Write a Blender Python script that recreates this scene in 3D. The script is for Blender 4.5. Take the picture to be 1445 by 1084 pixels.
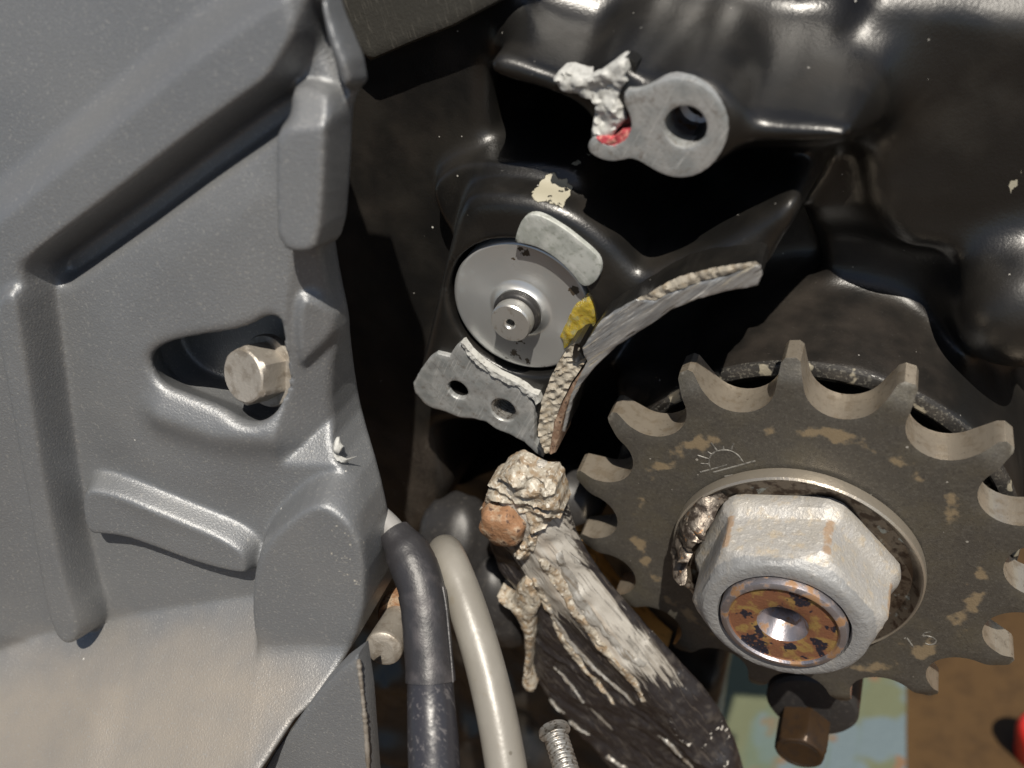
import bpy, math, random
import numpy as np
from mathutils import Vector, Matrix
from mathutils.geometry import delaunay_2d_cdt

random.seed(4)
for o in list(bpy.data.objects):
    bpy.data.objects.remove(o)
SC = bpy.context.scene
COL = SC.collection

# ------------------------------------------------------------------ frame
# Units used while building: 1 unit = 0.126 mm.  World X runs along the engine,
# Y into the engine (parallel to the output shaft), Z up; the origin is the
# centre of the sprocket's outer face.
S = 0.000126
A_ = np.array([0.495, 1.0, 0.79]); A_ /= np.linalg.norm(A_)
U_ = np.cross(A_, [0, 0, 1.0]); U_ /= np.linalg.norm(U_)
V_ = np.cross(U_, A_)
B_ = np.stack([U_, A_, V_])                 # camera space -> world
FPX = 1250.0
CAM = B_ @ (np.array([0, -1250.0, 0]) - np.array([398.5, 0, -245.3]))

def ray(px, py):
    return B_ @ np.array([(px - 722.5) / FPX, 1.0, (542 - py) / FPX])
def pt(px, py, w):
    r = ray(px, py); t = (w - CAM[1]) / r[1]
    return CAM + t * r
def uv(px, py, w):
    p = pt(px, py, w); return np.array([p[0], p[2]])
def P(pts, w):
    return np.array([uv(x, y, w) for x, y in pts])
def Z(x0, y0, k, pts):                      # measured in an enlargement of the photo
    return [(x0 + x / k, y0 + y / k) for x, y in pts]
def floorpt(px, py, z):
    r = ray(px, py); t = (z - CAM[2]) / r[2]
    return CAM + t * r

# ------------------------------------------------------------------ camera
cam_d = bpy.data.cameras.new("Camera"); cam = bpy.data.objects.new("Camera", cam_d)
COL.objects.link(cam); SC.camera = cam
cam_d.sensor_width = 36.0
cam_d.lens = FPX / 1445.0 * 36.0
cam_d.clip_start = 0.005; cam_d.clip_end = 200.0
cx, cf, cu = B_[:, 0], B_[:, 1], B_[:, 2]
M = Matrix(((cx[0], cu[0], -cf[0], CAM[0] * S),
            (cx[1], cu[1], -cf[1], CAM[1] * S),
            (cx[2], cu[2], -cf[2], CAM[2] * S), (0, 0, 0, 1)))
cam.matrix_world = M
cam_d.dof.use_dof = True
cam_d.dof.focus_distance = 1190 * S
cam_d.dof.aperture_fstop = 15.0

# ------------------------------------------------------------------ light
SUN = Vector((0.95, -1.0, 2.1)).normalized()
el = math.asin(SUN.z); az = math.atan2(SUN.x, SUN.y)
world = bpy.data.worlds.new("World"); SC.world = world; world.use_nodes = True
wn = world.node_tree; bg = wn.nodes["Background"]
sky = wn.nodes.new("ShaderNodeTexSky"); sky.sky_type = 'NISHITA'; sky.sun_disc = False
sky.sun_elevation = el; sky.sun_rotation = az
wn.links.new(sky.outputs[0], bg.inputs[0]); bg.inputs[1].default_value = 0.058
sd_ = bpy.data.lights.new("sun", 'SUN'); sun = bpy.data.objects.new("sun", sd_); COL.objects.link(sun)
sd_.energy = 5.0; sd_.angle = math.radians(0.6); sd_.color = (1.0, 0.93, 0.82)
sun.rotation_euler = (-SUN).to_track_quat('-Z', 'Y').to_euler()
SC.view_settings.view_transform = 'Standard'; SC.view_settings.look = 'None'
SC.view_settings.gamma = 1.0; SC.view_settings.exposure = 0.4
SC.view_settings.use_curve_mapping = False
SC.cycles.max_bounces = 6; SC.cycles.glossy_bounces = 3; SC.cycles.diffuse_bounces = 3

# ------------------------------------------------------------------ noise
def _h(i, j, k):
    n = (i * 374761393 + j * 668265263 + k * 2147483647 % 1274126177) & 0xffffffff
    n = ((n ^ (n >> 13)) * 1274126177) & 0xffffffff
    return ((n ^ (n >> 16)) & 0xffff) / 65535.0
def vnoise(x, y, seed=0):
    x = np.asarray(x, float); y = np.asarray(y, float)
    xi = np.floor(x).astype(np.int64); yi = np.floor(y).astype(np.int64)
    fx = x - xi; fy = y - yi
    fx = fx * fx * (3 - 2 * fx); fy = fy * fy * (3 - 2 * fy)
    f = lambda a, b: _h(xi + a, yi + b, np.int64(seed * 7919 + 13))
    return (f(0, 0) * (1 - fx) + f(1, 0) * fx) * (1 - fy) + (f(0, 1) * (1 - fx) + f(1, 1) * fx) * fy
def fbm(x, y, seed=0, oct=4):
    s = 0; a = 0.5; t = 0
    for o in range(oct):
        s = s + a * vnoise(np.asarray(x) * 2 ** o, np.asarray(y) * 2 ** o, seed + o); t += a; a *= 0.5
    return s / t * 2 - 1

# ------------------------------------------------------------------ materials
def build_mat(name, base, rough=0.5, metal=0.0, spec=0.5, layers=(), bumps=(), coat=0.0, sss=None,
              rough_noise=None, aniso=None):
    m = bpy.data.materials.new(name); m.use_nodes = True
    nt = m.node_tree; N = nt.nodes; L = nt.links
    b = N["Principled BSDF"]
    tc = N.new("ShaderNodeTexCoord")
    def vec(stretch, rot=(0, 0, 0)):
        mp = N.new("ShaderNodeMapping")
        r = mp
        mp.inputs['Scale'].default_value = tuple(1.0 / (s * S) for s in stretch)
        if any(rot):
            m2 = N.new("ShaderNodeMapping"); m2.inputs['Rotation'].default_value = rot
            L.new(tc.outputs['Object'], m2.inputs[0]); L.new(m2.outputs[0], mp.inputs[0])
        else:
            L.new(tc.outputs['Object'], mp.inputs[0])
        return mp.outputs[0]
    def noise(Ls, detail=4, rgh=0.55, rot=(0, 0, 0)):
        n = N.new("ShaderNodeTexNoise"); n.inputs['Scale'].default_value = 1.0
        n.inputs['Detail'].default_value = detail; n.inputs['Roughness'].default_value = rgh
        st = Ls if isinstance(Ls, (tuple, list)) else (Ls, Ls, Ls)
        L.new(vec(st, rot), n.inputs['Vector'])
        return n.outputs['Fac']
    def ramp(sock, lo, hi):
        r = N.new("ShaderNodeMapRange"); r.interpolation_type = 'SMOOTHSTEP'
        r.inputs['From Min'].default_value = lo; r.inputs['From Max'].default_value = hi
        L.new(sock, r.inputs['Value']); return r.outputs[0]
    def mixc(f, a, c):
        x = N.new("ShaderNodeMix"); x.data_type = 'RGBA'
        L.new(f, x.inputs['Factor'])
        if isinstance(a, tuple): x.inputs['A'].default_value = (*a, 1)
        else: L.new(a, x.inputs['A'])
        if isinstance(c, tuple): x.inputs['B'].default_value = (*c, 1)
        else: L.new(c, x.inputs['B'])
        return x.outputs['Result']
    def mixf(f, a, c):
        x = N.new("ShaderNodeMix"); x.data_type = 'FLOAT'
        L.new(f, x.inputs['Factor'])
        for k, v in (('A', a), ('B', c)):
            if isinstance(v, (int, float)): x.inputs[k].default_value = v
            else: L.new(v, x.inputs[k])
        return x.outputs['Result']
    def mathn(op, a, c):
        x = N.new("ShaderNodeMath"); x.operation = op
        for k, v in ((0, a), (1, c)):
            if isinstance(v, (int, float)): x.inputs[k].default_value = v
            else: L.new(v, x.inputs[k])
        return x.outputs[0]
    col = base; ro = rough; me = metal; hsock = None
    for ly in layers:
        f = None
        if ly.get('L') is not None:
            f = noise(ly['L'], ly.get('detail', 3), ly.get('nr', 0.55), ly.get('rot', (0, 0, 0)))
        if ly.get('spots'):
            v = N.new("ShaderNodeTexVoronoi"); v.inputs['Scale'].default_value = 1.0
            L.new(vec((ly['spots'],) * 3), v.inputs['Vector'])
            wnz = N.new("ShaderNodeMath"); wnz.operation = 'MULTIPLY'
            sp = N.new("ShaderNodeSeparateColor"); L.new(v.outputs['Color'], sp.inputs[0])
            # dot radius differs from cell to cell
            thr = mathn('MULTIPLY', mathn('POWER', sp.outputs[0], 4.0), ly.get('size', 0.12))
            f = mathn('LESS_THAN', v.outputs['Distance'], thr)
        if ly.get('attr'):
            at = N.new("ShaderNodeAttribute"); at.attribute_name = ly['attr']
            if f is None: f = at.outputs['Fac']
            elif ly.get('spots'): f = mathn('MULTIPLY', f, at.outputs['Fac'])
            else:   # attribute lifts the noise over the threshold -> ragged borders
                f = mathn('ADD', mathn('MULTIPLY', mathn('SUBTRACT', f, 0.5), ly.get('rag', 0.9)), at.outputs['Fac'])
        if not ly.get('spots'):
            f = ramp(f, ly.get('lo', 0.45), ly.get('hi', 0.6))
        if ly.get('amount', 1.0) != 1.0: f = mathn('MULTIPLY', f, ly['amount'])
        if 'color' in ly: col = mixc(f, col, ly['color'])
        if 'rough' in ly: ro = mixf(f, ro, ly['rough'])
        if 'metal' in ly: me = mixf(f, me, ly['metal'])
        if 'height' in ly:
            h = mathn('MULTIPLY', f, ly['height'])
            hsock = h if hsock is None else mathn('ADD', hsock, h)
    if rough_noise:
        Ls, amt = rough_noise
        ro = mathn('ADD', mathn('MULTIPLY', mathn('SUBTRACT', noise(Ls, 5), 0.5), amt), ro if not isinstance(ro, (int, float)) else ro)
    for k, v in (('Base Color', col), ('Roughness', ro), ('Metallic', me)):
        if isinstance(v, tuple): b.inputs[k].default_value = (*v, 1)
        elif isinstance(v, (int, float)): b.inputs[k].default_value = v
        else: L.new(v, b.inputs[k])
    b.inputs['Specular IOR Level'].default_value = spec
    if coat: b.inputs['Coat Weight'].default_value = coat; b.inputs['Coat Roughness'].default_value = 0.15
    if sss: b.inputs['Subsurface Weight'].default_value = sss[0]; b.inputs['Subsurface Radius'].default_value = sss[1]; b.inputs['Subsurface Scale'].default_value = sss[2]
    nrm = None
    if hsock is not None:
        bp = N.new("ShaderNodeBump"); bp.inputs['Strength'].default_value = 1.0; bp.inputs['Distance'].default_value = S
        L.new(hsock, bp.inputs['Height']); nrm = bp.outputs[0]
    for (Ls, amp, *rest) in bumps:              # amp in build units
        bp = N.new("ShaderNodeBump"); bp.inputs['Strength'].default_value = 1.0
        bp.inputs['Distance'].default_value = amp * S
        rot = rest[0] if rest else (0, 0, 0)
        L.new(noise(Ls, 3, 0.6, rot), bp.inputs['Height'])
        if nrm is not None: L.new(nrm, bp.inputs['Normal'])
        nrm = bp.outputs[0]
    if nrm is not None: L.new(nrm, b.inputs['Normal'])
    if aniso:
        tg = N.new('ShaderNodeTangent'); tg.direction_type = 'RADIAL'; tg.axis = 'Y'
        L.new(tg.outputs[0], b.inputs['Tangent']); b.inputs['Anisotropic'].default_value = aniso
    return m

MT = {}
MT['black'] = build_mat('black_case_paint', (0.0075, 0.0072, 0.0068), 0.31, 0, 0.55,
    layers=[dict(L=90, lo=0.42, hi=0.72, rough=0.43, color=(0.014, 0.0125, 0.0105)),
            dict(L=60, lo=0.30, hi=0.95, attr='dirt_and_lit', rag=0.6, color=(0.060, 0.048, 0.039), rough=0.50, amount=0.65),
            dict(L=3.2, lo=0.62, hi=0.74, attr='dirt_and_lit', rag=0.9, color=(0.13, 0.115, 0.095), rough=0.8, amount=0.16),
            dict(L=5, lo=0.50, hi=0.66, attr='scuff', rag=1.0, color=(0.16, 0.155, 0.145), rough=0.6, amount=0.7),
            dict(L=14, lo=0.47, hi=0.52, attr='chip', rag=0.85, detail=4, color=(0.30, 0.28, 0.215), rough=0.6, height=-1.5),
            dict(spots=17, size=0.085, color=(0.24, 0.23, 0.21), rough=0.8),
            dict(spots=41, size=0.045, color=(0.42, 0.41, 0.38), rough=0.8)],
    bumps=[(3.4, 0.34), (50, 0.6)])
MT['grey'] = build_mat('grey_cast_paint', (0.160, 0.166, 0.174), 0.43, 0.45, 0.5,
    layers=[dict(L=170, lo=0.35, hi=0.75, color=(0.182, 0.186, 0.190)),
            dict(L=60, lo=0.05, hi=0.75, attr='dirt_and_lit', rag=0.35, color=(0.33, 0.285, 0.23), rough=0.5, amount=0.85),  # warm sunlit tone of the cover's bottom ledge, put into the colour
            dict(L=3.4, lo=0.56, hi=0.72, color=(0.30, 0.295, 0.28), amount=0.6),
            dict(L=(7, 7, 7), lo=0.50, hi=0.56, attr='chip', rag=0.7, color=(0.55, 0.52, 0.45), rough=0.5),
            dict(spots=34, size=0.05, color=(0.5, 0.49, 0.46), rough=0.8)],
    bumps=[(2.6, 0.75)])
MT['alu'] = build_mat('machined_aluminium', (0.40, 0.405, 0.40), 0.38, 0.5, 0.5,
    layers=[dict(L=26, lo=0.38, hi=0.68, color=(0.27, 0.283, 0.283), rough=0.5),
            dict(L=5, lo=0.50, hi=0.70, color=(0.24, 0.238, 0.225), amount=0.6),
            dict(L=12, lo=0.58, hi=0.70, color=(0.17, 0.145, 0.12), amount=0.5),
            dict(L=(60, 60, 2.2), lo=0.60, hi=0.68, color=(0.58, 0.58, 0.57), rot=(0, 0.9, 0), amount=0.6),
            dict(L=(2.0, 60, 50), lo=0.63, hi=0.70, color=(0.20, 0.20, 0.195), rot=(0, 0.5, 0), amount=0.6)],
    bumps=[((50, 50, 1.6), 0.25, (0, 0.6, 0)), (3, 0.35)], rough_noise=(14, 0.2))
MT['zinc'] = build_mat('zinc_plate', (0.46, 0.475, 0.45), 0.5, 0.35, 0.5,
    layers=[dict(L=24, lo=0.40, hi=0.66, color=(0.30, 0.315, 0.29), rough=0.6),
            dict(L=6, lo=0.55, hi=0.72, color=(0.22, 0.235, 0.20), amount=0.6),
            dict(L=(9, 30, 40), rot=(0, 0.5, 0), lo=0.56, hi=0.7, color=(0.55, 0.55, 0.53), amount=0.6)],
    bumps=[(3, 0.2)])
MT['frac'] = build_mat('fractured_aluminium', (0.42, 0.42, 0.40), 0.62, 0.12, 0.5,
    layers=[dict(L=10, lo=0.45, hi=0.68, color=(0.33, 0.33, 0.31)),
            dict(L=5, lo=0.62, hi=0.70, color=(0.12, 0.11, 0.10), amount=0.8)],
    bumps=[(3, 0.5), (1.4, 0.25)])
MT['fracwarm'] = build_mat('weathered_fracture', (0.37, 0.335, 0.275), 0.7, 0.15, 0.4,
    layers=[dict(L=9, lo=0.45, hi=0.68, color=(0.27, 0.225, 0.165)),
            dict(L=4, lo=0.62, hi=0.70, color=(0.10, 0.09, 0.07), amount=0.8)],
    bumps=[(3.5, 0.7), (1.5, 0.3)])
SR = (0, math.radians(33), 0)
MT['smear'] = build_mat('sheared_aluminium', (0.36, 0.36, 0.355), 0.38, 0.6, 0.5,
    layers=[dict(L=(60, 20, 7), rot=SR, lo=0.42, hi=0.62, color=(0.24, 0.245, 0.25)),
            dict(L=(50, 20, 4), rot=SR, lo=0.56, hi=0.66, color=(0.30, 0.265, 0.20), rough=0.6, metal=0.1, amount=0.8),
            dict(L=(40, 20, 2.6), rot=SR, lo=0.60, hi=0.68, color=(0.60, 0.60, 0.58), amount=0.7),
            dict(L=(36, 20, 3.0), rot=SR, lo=0.63, hi=0.70, color=(0.07, 0.06, 0.05), amount=0.8)],
    bumps=[((40, 20, 3.0), 0.9, SR), (2.4, 0.25)])
MT['bronze'] = build_mat('brown_casting_edge', (0.20, 0.125, 0.085), 0.55, 0.2, 0.4,
    layers=[dict(L=9, lo=0.45, hi=0.65, color=(0.30, 0.215, 0.155)), dict(L=6, lo=0.6, hi=0.7, color=(0.06, 0.04, 0.03))],
    bumps=[(3, 0.6)])
MT['steel'] = build_mat('turned_steel', (0.47, 0.475, 0.47), 0.30, 0.7, 0.5,
    layers=[dict(L=22, lo=0.5, hi=0.8, color=(0.44, 0.46, 0.46), rough=0.42),
            dict(L=7, lo=0.50, hi=0.58, attr='stain', rag=1.0, color=(0.06, 0.045, 0.03), rough=0.6, metal=0.2)],
    bumps=[(2, 0.06)], rough_noise=(25, 0.12), aniso=0.75)
MT['steelw'] = build_mat('bright_pin_steel', (0.60, 0.59, 0.56), 0.35, 0.85, 0.5, bumps=[(2, 0.15)],
    layers=[dict(L=8, lo=0.58, hi=0.7, color=(0.4, 0.36, 0.3), amount=0.6)])
MT['rubber'] = build_mat('black_rubber', (0.022, 0.021, 0.021), 0.45, 0, 0.4, bumps=[(3, 0.2)],
    layers=[dict(L=8, lo=0.55, hi=0.7, color=(0.06, 0.055, 0.05), amount=0.5)])
MT['sealrim'] = build_mat('scraped_rim', (0.030, 0.028, 0.026), 0.40, 0.2, 0.5, bumps=[(3, 0.4)],
    layers=[dict(L=4, lo=0.52, hi=0.66, color=(0.085, 0.08, 0.068), rough=0.6), dict(L=40, lo=0.60, hi=0.64, color=(0.26, 0.235, 0.18))])
MT['sprocket'] = build_mat('dark_sprocket_steel', (0.088, 0.081, 0.070), 0.46, 0.45, 0.5,
    layers=[dict(L=60, lo=0.40, hi=0.70, color=(0.105, 0.094, 0.072)),
            dict(L=3.6, lo=0.50, hi=0.66, color=(0.15, 0.14, 0.12), amount=0.4),
            dict(L=5, lo=0.54, hi=0.66, color=(0.05, 0.046, 0.041), amount=0.4),
            dict(L=30, lo=0.48, hi=0.62, attr='tan', rag=1.1, detail=3, color=(0.20, 0.148, 0.085), rough=0.7, metal=0.0, amount=0.8),
            dict(L=10, lo=0.42, hi=0.6, attr='edge', rag=0.5, color=(0.30, 0.28, 0.24), rough=0.4, amount=0.8),
            dict(spots=22, size=0.10, color=(0.4, 0.38, 0.34))],
    bumps=[(2.4, 0.45), (20, 0.5)])
MT['flank'] = build_mat('worn_tooth_steel', (0.47, 0.41, 0.33), 0.30, 0.75, 0.5,
    layers=[dict(L=16, lo=0.45, hi=0.7, color=(0.29, 0.24, 0.18), rough=0.48),
            dict(L=6, lo=0.62, hi=0.72, color=(0.14, 0.11, 0.08), amount=0.6)],
    bumps=[((3, 40, 3), 0.25), (3, 0.2)])
MT['mark'] = build_mat('stamped_line', (0.21, 0.20, 0.18), 0.55, 0.25, 0.5, layers=[dict(L=7, lo=0.45, hi=0.6, color=(0.09, 0.085, 0.075))])
MT['nut'] = build_mat('corroded_nut', (0.36, 0.342, 0.312), 0.55, 0.35, 0.5,
    layers=[dict(L=26, lo=0.30, hi=0.72, color=(0.36, 0.352, 0.34)),
            dict(L=15, lo=0.50, hi=0.74, color=(0.44, 0.365, 0.26), amount=0.7),
            dict(L=3.0, lo=0.56, hi=0.72, color=(0.22, 0.215, 0.205), amount=0.6),
            dict(L=5, lo=0.58, hi=0.70, color=(0.56, 0.54, 0.50), amount=0.6),
            dict(L=14, lo=0.42, hi=0.62, attr='rust', rag=0.7, color=(0.22, 0.135, 0.07), rough=0.8, metal=0.0, amount=0.8),
            dict(L=9, lo=0.40, hi=0.6, attr='front', rag=0.6, color=(0.235, 0.24, 0.245), amount=0.8)],
    bumps=[(14, 1.6), (5, 0.8), (2.6, 0.5)])
MT['washer'] = build_mat('bent_washer_steel', (0.15, 0.125, 0.10), 0.32, 0.75, 0.5,
    layers=[dict(L=16, lo=0.46, hi=0.62, color=(0.055, 0.038, 0.028), rough=0.45),
            dict(L=18, lo=0.60, hi=0.70, color=(0.30, 0.33, 0.325), rough=0.5),
            dict(attr='edge', lo=0.3, hi=0.8, color=(0.42, 0.375, 0.31), rough=0.32)],
    bumps=[(8, 0.5), (2, 0.12)])
MT['tab'] = build_mat('crumpled_steel', (0.17, 0.145, 0.12), 0.45, 0.6, 0.5,
    layers=[dict(L=12, lo=0.45, hi=0.6, color=(0.05, 0.038, 0.03)), dict(L=7, lo=0.58, hi=0.68, color=(0.36, 0.31, 0.25)), dict(L=9, lo=0.62, hi=0.7, color=(0.24, 0.13, 0.06))], bumps=[(7, 1.2), (2, 0.3)])
MT['rustface'] = build_mat('rusty_shaft_end', (0.165, 0.072, 0.038), 0.62, 0.2, 0.4,
    layers=[dict(L=20, lo=0.46, hi=0.62, color=(0.235, 0.15, 0.05)),
            dict(L=26, lo=0.56, hi=0.60, detail=3, color=(0.018, 0.018, 0.028), rough=0.4),
            dict(L=4, lo=0.55, hi=0.7, color=(0.20, 0.08, 0.035), amount=0.6)],
    bumps=[(4, 0.7)])
MT['shaft'] = build_mat('shaft_steel', (0.36, 0.34, 0.36), 0.36, 0.85, 0.5,
    layers=[dict(L=18, lo=0.5, hi=0.65, color=(0.26, 0.15, 0.08), rough=0.6, metal=0.3)], bumps=[(3, 0.3)])
MT['bolt'] = build_mat('weathered_bolt', (0.36, 0.33, 0.29), 0.52, 0.6, 0.5,
    layers=[dict(L=18, lo=0.45, hi=0.68, color=(0.23, 0.20, 0.165)), dict(L=9, lo=0.6, hi=0.72, color=(0.5, 0.47, 0.42), amount=0.6)],
    bumps=[(5, 0.6), (2, 0.3)])
MT['rust'] = build_mat('rusty_bolt', (0.24, 0.13, 0.07), 0.7, 0.15, 0.35,
    layers=[dict(L=16, lo=0.46, hi=0.62, color=(0.33, 0.245, 0.17)), dict(L=8, lo=0.58, hi=0.68, color=(0.09, 0.05, 0.035))],
    bumps=[(8, 2.5), (3, 0.7)])
MT['residue'] = build_mat('dried_grease', (0.33, 0.298, 0.245), 0.5, 0.1, 0.5,
    layers=[dict(L=16, lo=0.42, hi=0.62, color=(0.235, 0.175, 0.115)), dict(L=6, lo=0.54, hi=0.66, color=(0.47, 0.445, 0.39)),
            dict(L=7, lo=0.56, hi=0.68, color=(0.075, 0.058, 0.045), amount=0.85)],
    bumps=[(7, 1.8), (2.4, 0.7)])
_a = P([(745, 700), (985, 1000)], -70.0); _a = _a[1] - _a[0]
ARMROT = (0, math.atan2(_a[1], _a[0]), 0)
MT['arm'] = build_mat('worn_black_arm', (0.017, 0.015, 0.016), 0.36, 0, 0.5,
    layers=[dict(L=20, lo=0.5, hi=0.7, color=(0.04, 0.034, 0.03), rough=0.55),
            dict(L=(170, 14, 6.5), rot=ARMROT, lo=0.46, hi=0.54, attr='wear', rag=1.3, detail=3, nr=0.5, color=(0.30, 0.278, 0.245), rough=0.5, metal=0.35, height=1.6),
            dict(L=(120, 16, 10), rot=ARMROT, lo=0.45, hi=0.66, attr='warm', rag=1.0, color=(0.21, 0.145, 0.085), rough=0.5),
            dict(L=(110, 9, 4.2), rot=ARMROT, lo=0.54, hi=0.64, color=(0.055, 0.047, 0.042), amount=0.85, height=-1.5),
            dict(L=(90, 8, 3.4), rot=ARMROT, lo=0.60, hi=0.68, attr='wear', rag=0.8, color=(0.52, 0.50, 0.46), rough=0.45, amount=0.6),
            dict(L=13, lo=0.50, hi=0.53, attr='flake', rag=0.9, color=(0.52, 0.49, 0.44), rough=0.6, height=1.5)],
    bumps=[((80, 8, 4), 1.6, ARMROT), (3, 0.3)])
MT['scrape'] = build_mat('scraped_metal', (0.31, 0.30, 0.28), 0.45, 0.4, 0.5,
    layers=[dict(L=(60, 10, 3.5), rot=ARMROT, lo=0.45, hi=0.62, color=(0.19, 0.165, 0.135)), dict(L=(50, 8, 2.6), rot=ARMROT, lo=0.60, hi=0.68, color=(0.52, 0.51, 0.48), amount=0.7)],
    bumps=[((40, 8, 3), 0.8, ARMROT), (2.4, 0.3)])
MT['tape'] = build_mat('black_tape', (0.022, 0.021, 0.023), 0.44, 0, 0.5,
    layers=[dict(L=40, lo=0.5, hi=0.75, color=(0.055, 0.05, 0.052), rough=0.45)], bumps=[(3, 0.35), (26, 1.2)])
MT['sheath'] = build_mat('dark_sheath', (0.024, 0.0235, 0.028), 0.33, 0, 0.5, bumps=[(30, 1.2), (2.5, 0.08)],
    layers=[dict(L=(6, 6, 60), lo=0.55, hi=0.7, color=(0.075, 0.07, 0.072), rough=0.45)])
MT['wire'] = build_mat('grey_wire', (0.22, 0.215, 0.21), 0.5, 0, 0.5, bumps=[(5, 0.2)])
MT['hose'] = build_mat('grey_hose', (0.178, 0.166, 0.144), 0.38, 0, 0.5,
    layers=[dict(L=60, lo=0.4, hi=0.7, color=(0.205, 0.193, 0.170)), dict(spots=30, size=0.10, color=(0.1, 0.09, 0.07)),
            dict(L=20, lo=0.62, hi=0.75, color=(0.165, 0.145, 0.115), amount=0.6)], bumps=[(3, 0.12), (40, 1.0)])
MT['stud'] = build_mat('zinc_thread', (0.42, 0.41, 0.39), 0.4, 0.8, 0.5, layers=[dict(L=6, lo=0.5, hi=0.65, color=(0.16, 0.14, 0.12))], bumps=[(3, 0.4)])
MT['guide'] = build_mat('brown_guide', (0.50, 0.265, 0.07), 0.5, 0, 0.4,
    layers=[dict(L=(50, 12, 7), rot=ARMROT, lo=0.48, hi=0.66, color=(0.26, 0.135, 0.04))], bumps=[((30, 8, 4), 1.0, ARMROT)])
MT['darkbolt'] = build_mat('oily_dark_bolt', (0.045, 0.026, 0.013), 0.4, 0.4, 0.5, layers=[dict(L=16, lo=0.45, hi=0.65, color=(0.035, 0.022, 0.014))], bumps=[(4, 0.5)])
MT['yellow'] = build_mat('yellow_sealant', (0.55, 0.41, 0.06), 0.2, 0, 0.5, sss=(0.35, (1, 0.6, 0.1), 12 * S),
    layers=[dict(L=14, lo=0.48, hi=0.66, color=(0.42, 0.38, 0.19)), dict(L=9, lo=0.62, hi=0.72, color=(0.36, 0.22, 0.03))], bumps=[(9, 1.6), (3, 0.4)])
MT['red'] = build_mat('red_thread_lock', (0.42, 0.06, 0.075), 0.4, 0, 0.5, layers=[dict(L=6, lo=0.52, hi=0.62, color=(0.50, 0.22, 0.18)), dict(L=5, lo=0.6, hi=0.68, color=(0.28, 0.03, 0.04))], bumps=[(4, 0.8)])
MT['redcap'] = build_mat('red_plastic', (0.62, 0.025, 0.018), 0.35, 0, 0.5)
MT['frame'] = build_mat('dark_frame_metal', (0.055, 0.053, 0.047), 0.40, 0.2, 0.5,
    layers=[dict(L=(4, 30, 30), lo=0.52, hi=0.7, color=(0.095, 0.09, 0.078), rough=0.5), dict(L=16, lo=0.50, hi=0.55, attr='chip', rag=0.9, color=(0.42, 0.39, 0.33), height=-1)],
    bumps=[(4, 0.5)])
MT['floor'] = build_mat('brown_floor', (0.050, 0.026, 0.0075), 0.7, 0, 0.3,
    layers=[dict(L=900, lo=0.3, hi=0.75, color=(0.066, 0.036, 0.012)), dict(L=60, lo=0.4, hi=0.75, color=(0.036, 0.019, 0.006), amount=0.7)], bumps=[(30, 2)])
MT['board'] = build_mat('peeling_paint', (0.098, 0.106, 0.060), 0.6, 0, 0.4,
    layers=[dict(L=420, lo=0.56, hi=0.60, color=(0.10, 0.13, 0.14)), dict(L=160, lo=0.60, hi=0.64, color=(0.15, 0.09, 0.05)),
            dict(L=(60, 900, 900), lo=0.52, hi=0.6, color=(0.08, 0.11, 0.08), amount=0.6)], bumps=[(60, 4)])

# ------------------------------------------------------------------ object helpers
THINGS = []
def link_mesh(name, verts, faces, mat, parent=None, attrs=None, sharp=40, smooth=True):
    me = bpy.data.meshes.new(name)
    me.from_pydata((np.asarray(verts, float) * S).tolist(), [], faces)
    me.update()
    if smooth:
        me.polygons.foreach_set('use_smooth', np.ones(len(me.polygons), bool))
        if sharp: me.set_sharp_from_angle(angle=math.radians(sharp))
    for k, v in (attrs or {}).items():
        at = me.attributes.new(k, 'FLOAT', 'POINT'); at.data.foreach_set('value', np.asarray(v, np.float32))
    me.materials.append(mat if not isinstance(mat, str) else MT[mat])
    o = bpy.data.objects.new(name, me); COL.objects.link(o)
    if parent is not None: o.parent = parent
    return o
def thing(name, label, cat, group=None):
    o = bpy.data.objects.new(name, None); COL.objects.link(o); o.empty_display_size = 0.005
    return tag(o, label, cat, group)
def tag(o, label, cat, group=None):
    o['label'] = label; o['category'] = cat
    if group: o['group'] = group
    THINGS.append(o); return o
def finalize():
    for r in THINGS:
        ms = []
        def walk(o):
            if o.type == 'MESH': ms.append(o)
            for c in o.children: walk(c)
        walk(r)
        lo = np.array([1e9] * 3); hi = -lo
        for o in ms:
            a = np.empty(len(o.data.vertices) * 3); o.data.vertices.foreach_get('co', a); a = a.reshape(-1, 3)
            lo = np.minimum(lo, a.min(0)); hi = np.maximum(hi, a.max(0))
        loc = np.array([(lo[0] + hi[0]) / 2, (lo[1] + hi[1]) / 2, lo[2]])
        for o in ms: o.data.transform(Matrix.Translation(-Vector(loc)))
        r.location = loc

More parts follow.
